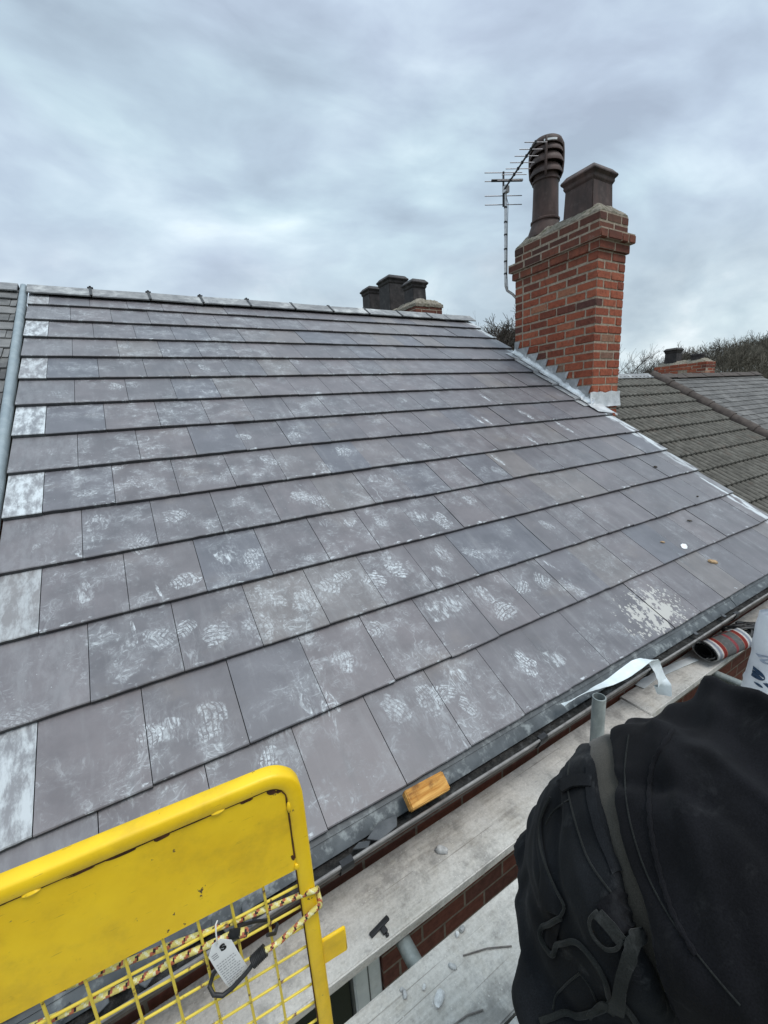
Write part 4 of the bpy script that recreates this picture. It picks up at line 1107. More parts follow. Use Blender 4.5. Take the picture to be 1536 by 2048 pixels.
# mesh wires
for k in range(12):
    x = .0535 - .0478 * k; j = random.uniform(-.001, .001)
    MB().tube([(x + j, YF + .0105, PB + .012), (x + .001, YF + .0095, -1.0), (x, YF + .0105, -1.46)], .0021, 8).build('mesh_wire', M['wire'], gate)
for k in range(12):
    z = -.764 - .0464 * k
    MB().tube([(GXL, YF + .0148, z), (-.3, YF + .0148, z + random.uniform(-.002, .002)), (GXR - TWD + .004, YF + .0148, z)], .0021, 8).build('mesh_wire', M['wire'], gate)
bt = MB().box((GXL, YF, -1.50), (GXR, YB, -1.462)); bt.build('bottom_rail', M['yellow'], gate, bevel=.005)
lp = MB().box((GXR - .004, YF + .006, -.957), (GXR + .044, YF + .013, -.901))
lp.build('latch_plate', M['yellow'], gate, bevel=.0025)
rs = MB().tube([(GXR - TWD - .0008, YF + .006, PB + .004), (GXR - TWD - .001, YF + .006, -1.0), (GXR - TWD - .0006, YF + .006, -1.45)], .0014, 6); rs.build('rust_seam', M['rust'], gate)
adopt(gate); gate.rotation_euler.z = -math.atan(.08)

# ------------------------------------------------------------------ bungee cord round the gate post, its hooks and the tag
def braid(name, pts, rad, parent, pitch=.021):
    P = []
    pts = [Vector(p) for p in pts]
    for i in range(len(pts) - 1):
        a, b = pts[i], pts[i + 1]; p0 = pts[max(i - 1, 0)]; p3 = pts[min(i + 2, len(pts) - 1)]
        n = max(3, int((b - a).length / .0025))
        for k in range(n):
            t = k / n
            P.append(.5 * ((2 * a) + (b - p0) * t + (2 * p0 - 5 * a + 4 * b - p3) * t * t + (3 * a - p0 - 3 * b + p3) * t ** 3))
    P.append(pts[-1]); mb = MB(); sg = 12; mb.tube(P, rad, sg, True, True)
    me = mb.mesh(name, M_braid); s = 0; cols = []
    acc = [0.]
    for i in range(1, len(P)): acc.append(acc[-1] + (P[i] - P[i - 1]).length)
    for i in range(len(P) - 1):
        for k in range(sg):
            ph = (acc[i] / pitch + k / sg) % 1.; ph2 = (acc[i] / pitch - k / sg) % 1.
            c = (.66, .56, .17)
            if ph < .30: c = (.42, .13, .07)
            if .30 <= ph < .36 and ph2 < .5 or (ph < .26 and .46 < ph2 < .64): c = (.030, .02, .02)
            if ph2 < .18 and not ph < .36: c = (.74, .70, .42)
            cols.append((*c, 1.))
    cols += [(.5, .2, .1, 1.)] * (len(me.polygons) - len(cols))
    at_ = me.attributes.new('col', 'FLOAT_COLOR', 'FACE'); at_.data.foreach_set('color', np.array(cols, dtype=np.float32).ravel())
    return link(name, me, parent)
M_braid = m_attrcol('braided_bungee', .75, .3, .5, 1500.)
bg = empty('bungee_cord', (.02, .575, -.80), 'yellow and red braided bungee cord with black hooks stretched across the gate mesh', 'bungee cord')
def gp_(x, z, y):                                   # a point in the gate's front plane moved to depth y
    y = .554 - .08 * (x * .975 - .09) + (y - .582); k = y / .572; return (x * k, y, z * k)
yb_, yf_ = .604, .572
braid('cord', [gp_(-.30, -.668, yb_), gp_(-.20, -.700, yb_), gp_(-.106, -.727, yb_), gp_(-.066, -.740, yb_), gp_(-.014, -.757, .600), gp_(.056, -.778, .596), gp_(.105, -.792, .590), gp_(.1365, -.803, .577), (.1385, .560, -.790), (.1408, .571, -.803), (.1385, .553, -.812), gp_(.136, -.843, .572), gp_(.109, -.850, yf_), gp_(.066, -.861, .570), gp_(.042, -.859, .568)], .0043, bg)
braid('cord', [gp_(-.30, -.715, yb_), gp_(-.20, -.742, yb_), gp_(-.112, -.763, .602), gp_(-.081, -.765, .600), gp_(-.044, -.774, .592), gp_(-.028, -.778, .586), gp_(-.004, -.783, .582)], .0046, bg)
def wrap(p, q, r, n=9):
    mb = MB(); p, q = Vector(p), Vector(q); P = []; Q = []
    for k in range(n * 4 + 1):
        P.append(p.lerp(q, k / (n * 4))); Q.append(r * (1 + .07 * math.sin(k * math.pi / 2) + .03 * random.random()))
    mb.tube(P, Q, 12)
    return mb.build('whipping', M['black'], bg)
wrap(gp_(-.005, -.782, .582), gp_(.011, -.792, .580), .0066)
wrap(gp_(.043, -.858, .568), gp_(.020, -.866, .566), .0086)
braid('cord_end', [gp_(.010, -.792, .580), gp_(.017, -.796, .578), gp_(.020, -.798, .578)], .0064, bg)
MB().tube([gp_(.008, -.786, .584), gp_(.015, -.779, .592), gp_(.035, -.788, .606), gp_(.060, -.806, .610), gp_(.068, -.824, .600), gp_(.062, -.838, .580), gp_(.050, -.831, .572)], .0027, 10).build('hook', M['black'], bg)
MB().tube([gp_(.026, -.866, .566), gp_(.008, -.879, .564), gp_(-.015, -.889, .563), gp_(-.030, -.891, .563), gp_(-.042, -.877, .566), gp_(-.045, -.856, .574), gp_(-.037, -.838, .590), gp_(-.030, -.832, .604)], .0032, 12).build('hook', M['black'], bg)
adopt(bg)
# paper tag: its own little frame: u down the long side, w across
tg = empty('paper_tag', (-.02, .56, -.90), 'small white printed tag hanging from the bungee cord by a white tie', 'tag')
to = Vector(gp_(-.0235, -.779, .574)); tu = (Vector(gp_(.002, -.899, .578)) - to).normalized(); tw_ = (Vector(gp_(.010, -.886, .576)) - Vector(gp_(-.007, -.908, .576))); tw_ = (tw_ - tu * tw_.dot(tu)).normalized(); tn = tu.cross(tw_).normalized()
if tn.y > 0: tn = -tn
def tp(a, b, c=0.): return tuple(to + tu * a + tw_ * b + tn * c)
out = [(.0, -.006), (.0, .006), (.016, .0175), (.094, .0175), (.094, .0150), (.108, .004), (.108, -.0145), (.104, -.0175), (.016, -.0175)]
mb = MB(); n = len(out); A = [tp(a, b + .002 * math.sin(a * 30), .0006 + .003 * math.sin(a * 26)) for a, b in out]; B = [tp(a, b + .002 * math.sin(a * 30), .003 * math.sin(a * 26)) for a, b in out]
out2 = [(.0, -.006, .006), (.016, -.0175, .0175), (.04, -.0175, .0175), (.066, -.0175, .0175), (.092, -.0175, .0175), (.110, -.0155, .004)]
cv = lambda a: .003 * math.sin(a * 26)
mb = MB(); mb.loft([[tp(a, b0_, cv(a) + .0005), tp(a, b1_, cv(a) + .0005), tp(a, b1_, cv(a)), tp(a, b0_, cv(a))] for a, b0_, b1_ in out2], True, True, False)
tgm = mb.build('card', M['paper'], tg)
ln = MB()
for k in range(11):
    a = .040 + k * .0056
    b = -.0145; e = .0145 - random.uniform(0, .006)
    while b < e:
        w1 = random.uniform(.0018, .0052); b2 = min(b + w1, e)
        ln.add([tp(a, b, cv(a) + .0009), tp(a, b2, cv(a) + .0009), tp(a + .0016, b2, cv(a) + .0009), tp(a + .0016, b, cv(a) + .0009)], [(0, 1, 2, 3)])
        b = b2 + .0012
for k in range(3):
    a = .018 + k * .004; ln.add([tp(a, -.014, cv(a) + .0009), tp(a, -.006, cv(a) + .0009), tp(a + .0018, -.006, cv(a) + .0009), tp(a + .0018, -.014, cv(a) + .0009)], [(0, 1, 2, 3)])
ln.build('printed_lines', M['ink'], tgm)
def text_mesh(name, s, size, ext, m, parent, Mx, bold=0.):
    cu = bpy.data.curves.new(name, 'FONT'); cu.body = s; cu.size = size; cu.extrude = ext; cu.align_x = 'CENTER'; cu.align_y = 'CENTER'; cu.offset = bold
    ob = bpy.data.objects.new(name, cu); COL.objects.link(ob)
    dg = bpy.context.evaluated_depsgraph_get(); me = bpy.data.meshes.new_from_object(ob.evaluated_get(dg)); bpy.data.objects.remove(ob); bpy.data.curves.remove(cu)
    me.materials.clear(); me.materials.append(m.mat); me.transform(Mx); me.name = name
    return link(name, me, parent)
Mx = Matrix((( tw_.x, -tu.x, tn.x, 0), (tw_.y, -tu.y, tn.y, 0), (tw_.z, -tu.z, tn.z, 0), (0, 0, 0, 1)))
text_mesh('letter_mark', 'S', .017, .0002, M['blackink'], tgm, Matrix.Translation(tp(.017, .004, cv(.017) + .0010)) @ Mx, .0009)
MB().tube([tp(.004, 0, .002), tp(-.006, .003, .004), tp(-.018, .006, .003), tp(-.026, .009, -.003), tp(-.024, .011, -.008)], [.002, .0022, .0022, .0024, .002], 8, flat=.5).build('tie', M['white'], tg)
adopt(tg)

# ------------------------------------------------------------------ things lying about
def lump(name, c, size, m, rot=0., seed=0., res=8, rough=.35, flat=True):
    mb = MB()
    prof = [(math.sin(math.pi * i / res), -math.cos(math.pi * i / res)) for i in range(res + 1)]
    mb.lathe([(max(r, .001), z) for r, z in prof], (0, 0, 0), 10)
    V = []
    for v in mb.v:
        p = Vector(v); k = 1 + rough * mnoise.noise(p * 1.3 + Vector((seed, 0, 0))); p = p * k
        p = Vector((math.copysign(abs(p.x) ** .8, p.x), math.copysign(abs(p.y) ** .8, p.y), math.copysign(abs(p.z) ** .8, p.z)))
        x, y, z = p.x * size[0], p.y * size[1], p.z * size[2]
        V.append((c[0] + x * math.cos(rot) - y * math.sin(rot), c[1] + x * math.sin(rot) + y * math.cos(rot), c[2] + z))
    mb.v = V; mb.sm = [not flat] * len(mb.f); return mb.build(name, m)
stones = [(.451, .663, .022, .011, .010, .5, 'largest pale stone chip, on the cracked platform board near the bottom edge'),
          (.377, .722, .011, .006, .006, 1.2, 'dark stone chip on the platform board edge above the window'),
          (.375, .735, .006, .004, .004, .2, 'small dark stone crumb at the edge of the platform board above the window'),
          (.606, .750, .010, .007, .007, .2, 'rounded stone chip at the platform board edge under the pipe end'),
          (.585, .748, .008, .006, .006, 1., 'flat pale stone chip just left of the rounded stone'),
          (.524, .697, .012, .006, .006, 2.2, 'pointed grey stone chip on the middle of the platform board'),
          (.816, .693, .018, .011, .010, .7, 'pale stone chip lying close to the worker trousers'),
          (.430, .705, .007, .005, .005, .7, 'round stone crumb between the dark chip and the pointed chip')]
for i, (x, y, a, b, c, r, lb) in enumerate(stones):
    o = lump('stone_chip', (x, y, BZ + c * .75), (a, b, c), M['stone'], r, i * 3.1); tag(o, lb, 'stone', 'stone chips on the boards')
tag(lump('mortar_lump', (.700, .970, BZ + .009), (.024, .012, .012), M['stone'], -.7, 9.), 'grey lump of mortar on the inner board below the wood block', 'mortar lump')
def wire(p, q, r, lb):
    p, q = Vector(p), Vector(q); m_ = p.lerp(q, .5) + Vector((.004, .004, .001))
    tag(MB().tube([p, m_, q], r, 6).build('wire_offcut', M['nail']), lb, 'wire', 'wire offcuts on the boards')
wire((.566, .700, BZ + .003), (.700, .640, BZ + .003), .0021, 'longer thin grey wire lying across the middle of the platform board')
wire((.440, .606, BZ + .003), (.535, .585, BZ + .003), .0019, 'thin dark wire lying near the bottom edge of the platform board')
cl = empty('pipe_clip', (.394, .888, BZ), 'black T shaped plastic clip on the dusty inner board', 'clip')
MB().box((-.036, -.0075, 0), (.036, .0075, .009), M=Matrix.Translation((.396, .893, BZ + .001)) @ Matrix.Rotation(R(10), 4, 'Z')).build('bar', M['black'], cl, bevel=.002)
MB().box((-.009, -.026, .001), (.009, -.0078, .010), M=Matrix.Translation((.400, .893, BZ + .001)) @ Matrix.Rotation(R(10), 4, 'Z')).tube([(.405, .866, BZ + .004), (.406, .858, BZ + .005)], .006, 8).build('stem', M['black'], cl, bevel=.002)
adopt(cl)
# wood block resting on the gutter edge and the tray
wbm = MB(); Mw = Matrix.Translation((.655, .982, -1.268)) @ Matrix.Rotation(R(-2.5), 4, 'Z') @ Matrix.Rotation(R(33), 4, 'X')
wbm.box((-.078, -.030, -.021), (.078, .030, .021), M=Mw)
tag(wbm.build('wood_block', M['timber'], None, bevel=.004, seg=2), 'orange softwood block resting on the gutter edge below the slates', 'wood block')
# broken slate in the gutter
random.seed(11)
def shard(x, y, z, a, b, rot, tilt, lb):
    n = random.randint(4, 6); P = [(a * math.cos(2 * math.pi * k / n + .4) * random.uniform(.7, 1.15), b * math.sin(2 * math.pi * k / n + .4) * random.uniform(.7, 1.15)) for k in range(n)]
    Mr = Matrix.Translation((x, y, z)) @ Matrix.Rotation(rot, 4, 'Z') @ Matrix.Rotation(tilt, 4, 'X') @ Matrix.Rotation(tilt * .5, 4, 'Y')
    V = [Mr @ Vector((p[0], p[1], -.003)) for p in P] + [Mr @ Vector((p[0], p[1], .003)) for p in P]
    mb = MB().add(V, [tuple(range(n))[::-1], tuple(range(n, 2 * n))] + [(i, (i + 1) % n, (i + 1) % n + n, i + n) for i in range(n)])
    tag(mb.build('slate_shard', M['shard'], None, bevel=.0015), lb, 'slate shard', 'broken slate lying in the gutter')
shard(.485, .985, -1.318, .062, .030, .1, .10, 'largest broken slate piece in the gutter, left of the orange wood block')
shard(.405, .980, -1.322, .034, .018, -.4, -.15, 'broken slate piece in the gutter just right of the gate post')
for i in range(9):
    x = -.42 + .058 * i + random.uniform(-.012, .012)
    shard(x, 1.0 + random.uniform(-.025, .025), -1.312 + random.uniform(0, .008), random.uniform(.018, .036), random.uniform(.014, .024), random.random() * 3, random.uniform(-.5, .5), 'small broken slate among the debris in the gutter seen through the gate mesh')
for x, lb in ((2.52, 'pale slate piece in the gutter above the rolled striped mat'), (2.86, 'pale slate piece on the gutter farther along from the rolled mat')):
    shard(x, .985, -1.312, .030, .016, .2, .25, lb)
# little things on the roof
def on(x, t, n=.004): return rp(x, t, n)
def chip(name, x, t, a, b, c, m, rot, lb, cat, row):
    n_ = -.0145 * ((t / GAU) % 1) + c + .0015
    mb = MB(); Mr = Matrix.Translation(rp(x, t, n_)) @ Matrix.Rotation(PHI, 4, 'X') @ Matrix.Rotation(rot, 4, 'Z')
    n = 7; P = [(a * math.cos(2 * math.pi * k / n) * random.uniform(.75, 1.2), b * math.sin(2 * math.pi * k / n) * random.uniform(.7, 1.3)) for k in range(n)]
    V = [Mr @ Vector((p[0], p[1], -c)) for p in P] + [Mr @ Vector((p[0] * .8, p[1] * .75, c * random.uniform(.5, 1.2))) for p in P]
    mb.add(V, [tuple(range(n))[::-1], tuple(range(n, 2 * n))] + [(i, (i + 1) % n, (i + 1) % n + n, i + n) for i in range(n)])
    tag(mb.build(name, m), lb, cat)
chip('paper_scrap', 3.21, .402, .040, .020, .003, M['white'], .3, 'white curled paper scrap on the slates near the right end', 'paper scrap', 1)
chip('wood_chip', 3.30, .230, .046, .018, .006, M['chipwood'], -.6, 'torn brown wood chip on the slates above the gutter at right', 'wood chip', 0)
chip('wood_chip', 3.07, .49, .024, .006, .003, M['chipwood'], -.5, 'thin brown splinter on the slates left of the white scrap', 'wood chip', 1)
chip('slate_crumb', 4.07, 1.186, .022, .010, .004, M['leafmould'], -.4, 'dark crumb on the slates below the lead apron', 'crumb', 3)
chip('slate_crumb', 3.60, .576, .026, .007, .003, M['leafmould'], -.5, 'dark sliver on the slates above the white scrap', 'crumb', 1)
chip('slate_crumb', 4.05, .756, .013, .007, .003, M['leafmould'], 0, 'small dark crumb on the slates close to the white verge', 'crumb', 2)

# white tape strip trailing over the gutter
tpz = [((1.375, .985, -1.255), .016), ((1.405, .975, -1.244), .024), ((1.47, .965, -1.236), .026), ((1.56, .955, -1.236), .028), ((1.66, .948, -1.240), .022), ((1.76, .945, -1.235), .026), ((1.86, .940, -1.222), .028), ((1.93, .935, -1.224), .026), ((1.985, .928, -1.262), .024), ((2.02, .918, -1.33), .034), ((2.05, .915, -1.40), .038), ((2.06, .905, -1.46), .030)]
def ribbon(name, ctr, twist, m, lb, th=.0008):
    mb = MB(); P = [Vector(p) for p, w_ in ctr]; Wd = [w_ for p, w_ in ctr]; rings = []
    n = len(P); sub = 6
    for i in range(n - 1):
        for k in range(sub + (1 if i == n - 2 else 0)):
            t = k / sub; p0, p1, p2, p3 = P[max(i - 1, 0)], P[i], P[i + 1], P[min(i + 2, n - 1)]
            c = .5 * ((2 * p1) + (p2 - p0) * t + (2 * p0 - 5 * p1 + 4 * p2 - p3) * t * t + (3 * p1 - p0 - 3 * p2 + p3) * t ** 3)
            d = (p2 - p1).normalized(); w_ = Wd[i] + (Wd[i + 1] - Wd[i]) * t; ang = twist(i + t)
            s = d.cross(Vector((0, 0, 1))).normalized(); u_ = s.cross(d)
            v = s * math.cos(ang) + u_ * math.sin(ang); nn = d.cross(v)
            q = []
            for j in range(7): f = j / 6 - .5; q.append(tuple(c + v * (2 * w_ * f) + nn * (.010 * math.cos(f * 4 + i) * w_ * 10 * .25 + .002 * mnoise.noise(c * 30 + v * f * 3)) + nn * th))
            for j in range(7): f = .5 - j / 6; q.append(tuple(c + v * (2 * w_ * f) + nn * (.010 * math.cos(f * 4 + i) * w_ * 10 * .25 + .002 * mnoise.noise(c * 30 + v * f * 3)) - nn * th))
            rings.append(q)
    mb.loft(rings, True, True, True)
    return tag(mb.build(name, m), lb, 'tape strip', 'loose strips of white tape')
ribbon('tape_strip', tpz, lambda s: .35 + .5 * math.sin(s * .9) + (1.0 if s > 7.5 else 0) * min(1, (s - 7.5)), M['tape'], 'crumpled white tape strip trailing over the gutter and hanging down in front')
ribbon('tape_strip', [((2.15, 1.070, BZ + .004), .024), ((2.30, 1.075, BZ + .004), .026), ((2.48, 1.055, BZ + .004), .026), ((2.655, 1.030, BZ + .005), .026)], lambda s: .1, M['tape'], 'flat end of white tape lying on the board in front of the rolled mat')

# rolled striped mat on the board
rmat = empty('rolled_mat', (2.86, 1.0, BZ), 'rolled grey mat with red and white striped borders on the board under the gutter', 'mat')
A0, A1 = Vector((2.66, .985, BZ + .072)), Vector((2.98, .935, BZ + .072)); ax = (A1 - A0).normalized(); sd_ = ax.cross(Vector((0, 0, 1))).normalized(); uz = sd_.cross(ax)
def roll_col(f):
    for a, b, c in ((0, .045, (.44, .44, .43)), (.045, .11, (.20, .215, .25)), (.11, .15, (.44, .42, .40)), (.15, .165, (.30, .08, .05)), (.165, .235, (.16, .026, .022)), (.235, .25, (.30, .13, .09)), (.25, .50, (.098, .098, .096)), (.50, .58, (.20, .050, .055)), (.58, .75, (.098, .098, .096)), (.75, .765, (.30, .13, .09)), (.765, .835, (.16, .026, .022)), (.835, .85, (.30, .08, .05)), (.85, .89, (.44, .42, .40)), (.89, .955, (.20, .215, .25)), (.955, 1.01, (.44, .44, .43))):
        if a <= f < b: return (*c, 1.)
    return (.1, .1, .1, 1.)
M_mat = m_attrcol('woven_mat', .95, .1, .6, 900.)
V = []; F = []; C_ = []; nu, nv = 80, 150
turns = 2.6
for j in range(nv + 1):
    th_ = -2.0 + turns * 2 * math.pi * j / nv; r = .030 + .044 * (j / nv) ** .9
    for i in range(nu + 1):
        f = i / nu; wob = 1 + .03 * math.sin(f * 5 + th_) ; sq = .84
        p_ = A0 + ax * ((A1 - A0).length * f + .006 * math.sin(th_ * 1.3)) + sd_ * (math.cos(th_) * r * wob * 1.12) + uz * (math.sin(th_) * r * wob * sq)
        V.append(tuple(p_))
for j in range(nv):
    for i in range(nu):
        a = j * (nu + 1) + i; F.append((a, a + 1, a + nu + 2, a + nu + 1))
        c = roll_col((i + .5) / nu); C_.append(c if j > nv * .42 else (.012, .012, .012, 1.))
me = bpy.data.meshes.new('roll'); me.from_pydata(V, [], F); me.materials.append(M_mat.mat); me.polygons.foreach_set('use_smooth', [True] * len(F))
at_ = me.attributes.new('col', 'FLOAT_COLOR', 'FACE'); at_.data.foreach_set('color', np.array(C_, dtype=np.float32).ravel())
ro = link('roll', me, rmat); sdm = ro.modifiers.new('thickness', 'SOLIDIFY'); sdm.thickness = .005
bk_ = MB(); rings = []
for r in (.064, .050, .030, .008):
    rings.append([tuple(A0 + ax * .02 + sd_ * (math.cos(2 * math.pi * k / 24) * r * 1.1) + uz * (math.sin(2 * math.pi * k / 24) * r * .84)) for k in range(24)])
bk_.loft(rings, True, True, True); bk_.build('dark_lining', M['trouser'], rmat)
for k in range(2):
    rr = .058 - .016 * k
    MB().tube([A0 + ax * (-.004) + sd_ * (math.cos(a) * rr * 1.1) + uz * (math.sin(a) * rr * .84) for a in np.linspace(-.9, 2.0, 16)], .0028, 6).build('lining_edge', M['trim'], rmat)
adopt(rmat)
# black straps crumpled behind the mat
random.seed(3)
for k in range(1):
    sp = MB()
    for j in range(4):
        q = Vector((3.12 + .05 * j, .985 + .02 * math.sin(j * 2.1), BZ + .02)); pts_ = []
        for i in range(14): pts_.append(q + Vector((.10 * math.sin(i * .55 + j), .055 * math.cos(i * .62 + j * 1.7), .018 + .022 * math.sin(i * .8 + j))))
        sp.tube(pts_, .012, 8, flat=.45)
    tag(sp.build('strap_bundle', M['black']), 'crumpled bundle of black straps on the board behind the rolled mat', 'straps')

# white printed sack standing on the platform
sk = empty('plastic_sack', (2.47, .54, BZ), 'white printed plastic sack standing on the platform behind the worker at the right edge', 'sack')
SO = Vector((2.455, .552, BZ)); su = Vector((.80, -.60, 0)); sv = Vector((.60, .80, 0))      # width, depth
HS = .555
def sack_pt(u, v, side):
    # u across 0..1, v up 0..1
    z = HS * v; wd_ = .195 * (1 - .10 * v + .02 * math.sin(v * 9)); dp = .105 * (1 - .55 * v ** 2.5) + .004
    f = 2 * u - 1; e = (1 - abs(f) ** 4) ** .5
    n_ = .026 * mnoise.noise(Vector((u * 3.3 + side * 9, v * 4, 1))) + .012 * mnoise.noise(Vector((u * 9, v * 10 + side, 4))) + .016 * max(0, 1 - abs(mnoise.noise(Vector((u * 4 + v * 2, v * 3 - u, side)))) * 5)
    return SO + su * (f * wd_) + sv * (side * (dp * e + n_ * e)) + Vector((0, 0, z + .07 * max(0, v - .6) * mnoise.noise(Vector((u * 5, 0, 3))) + .012 * mnoise.noise(Vector((u * 6, v * 6, 8)))))
sm2 = MB()
for side in (-1, 1): sm2.grid(lambda u, v, side=side: tuple(sack_pt(u if side < 0 else 1 - u, v, side)), 30, 40)
sack = sm2.build('bag', M['sack'], sk, weld=True)
def sack_text(s, u, v, size, rotd, m, bold=0., name='printed_word'):
    o = text_mesh(name, s, size, .0, m, sack, Matrix.Rotation(R(rotd), 4, 'Z'), bold)
    me = o.data; bm = bmesh.new(); bm.from_mesh(me); bmesh.ops.triangulate(bm, faces=bm.faces); bmesh.ops.subdivide_edges(bm, edges=bm.edges, cuts=1); bm.to_mesh(me); bm.free()
    for vt in me.vertices:
        uu = u + vt.co.x / .37; vv = v + vt.co.y / HS
        p_ = sack_pt(max(0, min(1, uu)), max(0, min(1, vv)), -1) - sv * .0022; vt.co = p_
    return o
sack_text('more', .215, .435, .105, 180 - 10, M['blueink'], .0015)
sack_text('unth', .20, .215, .105, 8, M['blueink'], .002)
sack_text('ation', .20, .66, .075, 12, M['paleink'], .0008)
sack_text('ation', .24, .86, .060, 4, M['paleink'], .0004)
def sack_patch(u0, u1, v0, v1, m, name):
    mb = MB(); mb.grid(lambda a, b: tuple(sack_pt(u0 + (u1 - u0) * a, v0 + (v1 - v0) * b + .02 * a, -1) - sv * .002), 8, 8); return mb.build(name, m, sack)
sack_patch(.42, .75, .80, .93, M['greenink'], 'printed_panel')
for u, v, r in ((.12, .55, .010), (.02, .40, .006), (.40, .37, .022)):
    mb = MB(); mb.loft([[tuple(sack_pt(u + math.cos(2 * math.pi * k / 14) * rr / .37, v + math.sin(2 * math.pi * k / 14) * rr / HS, -1) - sv * .0022) for k in range(14)] for rr in (r, r * .5, .0005)], True, False, True); mb.build('printed_dot', M['blueink'], sack)
adopt(sk)
# ------------------------------------------------------------------ the worker
def ring(c, A, B, a, b, n=28, p=2.4, bump=None):
    out = []
    for k in range(n):
        th = 2 * math.pi * k / n; ct, st = math.cos(th), math.sin(th)
        x = math.copysign(abs(ct) ** (2 / p), ct) * a; y = math.copysign(abs(st) ** (2 / p), st) * b
        out.append(tuple(Vector(c) + Vector(A) * x + Vector(B) * y))
    return out
FWD = Vector((.62, -.66, .40)).normalized(); LAT = Vector((.729, .685, 0)).normalized(); UPB = LAT.cross(FWD); UPB = UPB if UPB.z > 0 else -UPB
WC = Vector((.590, .276, -.715))                                   # waist centre
FH = Vector((FWD.x, FWD.y, 0)).normalized()
def fused(name, lofts, m, parent, voxel=.009, smooth=6, fold=None, sub=0):
    mb = MB()
    for L in lofts: mb.loft(L, True, True, True)
    me = mb.mesh(name, m); o = link(name, me, parent)
    bm = bmesh.new(); bm.from_mesh(me); bmesh.ops.recalc_face_normals(bm, faces=bm.faces); bm.to_mesh(me); bm.free()
    rm_ = o.modifiers.new('r', 'REMESH'); rm_.mode = 'VOXEL'; rm_.voxel_size = voxel; rm_.use_smooth_shade = True
    s_ = o.modifiers.new('s', 'SMOOTH'); s_.iterations = smooth; s_.factor = .5
    dg = bpy.context.evaluated_depsgraph_get(); me2 = bpy.data.meshes.new_from_object(o.evaluated_get(dg))
    o.modifiers.clear(); o.data = me2; bpy.data.meshes.remove(me)
    if fold:
        nv = len(me2.vertices); nr = [v.normal.copy() for v in me2.vertices]
        for v, n_ in zip(me2.vertices, nr): v.co = v.co + n_ * fold(v.co, n_)
    if fold:
        bm = bmesh.new(); bm.from_mesh(me2)
        for _ in range(2): bmesh.ops.smooth_vert(bm, verts=bm.verts, factor=.5, use_axis_x=True, use_axis_y=True, use_axis_z=True)
        bm.to_mesh(me2); bm.free()
    me2.polygons.foreach_set('use_smooth', [True] * len(me2.polygons)); me2.materials.clear(); me2.materials.append(m.mat)
    me2.update(); return o
def cat(pts, n):
    """Catmull-Rom through tuples of equal length"""
    out = []; P = [np.array(p, float) for p in pts]
    for i in range(len(P) - 1):
        p0, p1, p2, p3 = P[max(i - 1, 0)], P[i], P[i + 1], P[min(i + 2, len(P) - 1)]
        for k in range(n):
            t = k / n; out.append(.5 * ((2 * p1) + (p2 - p0) * t + (2 * p0 - 5 * p1 + 4 * p2 - p3) * t * t + (3 * p1 - p0 - 3 * p2 + p3) * t ** 3))
    out.append(P[-1]); return out
def limb(stations, n=5, A=None):
    """stations: (x,y,z,r1,r2) -> rings perpendicular to the path"""
    S = cat(stations, n); rings = []; prev = None
    for i, s in enumerate(S):
        d = Vector(S[min(i + 1, len(S) - 1)][:3] - S[max(i - 1, 0)][:3]).normalized()
        u_ = (prev - d * prev.dot(d)).normalized() if prev is not None else d.cross(Vector(A or (0, 0, 1)) if abs(d.z) < .9 or A else Vector((0, 1, 0))).normalized()
        prev = u_; w_ = d.cross(u_); rings.append(ring(s[:3], u_, w_, s[3], s[4], 20, 2.2))
    return rings
def L3(s, l, h, *r):   # body frame: along, lateral (towards the wall), up
    p = WC + FWD * s + LAT * l + UPB * h
    return (p.x, p.y, p.z) + r
random.seed(2)
person = None
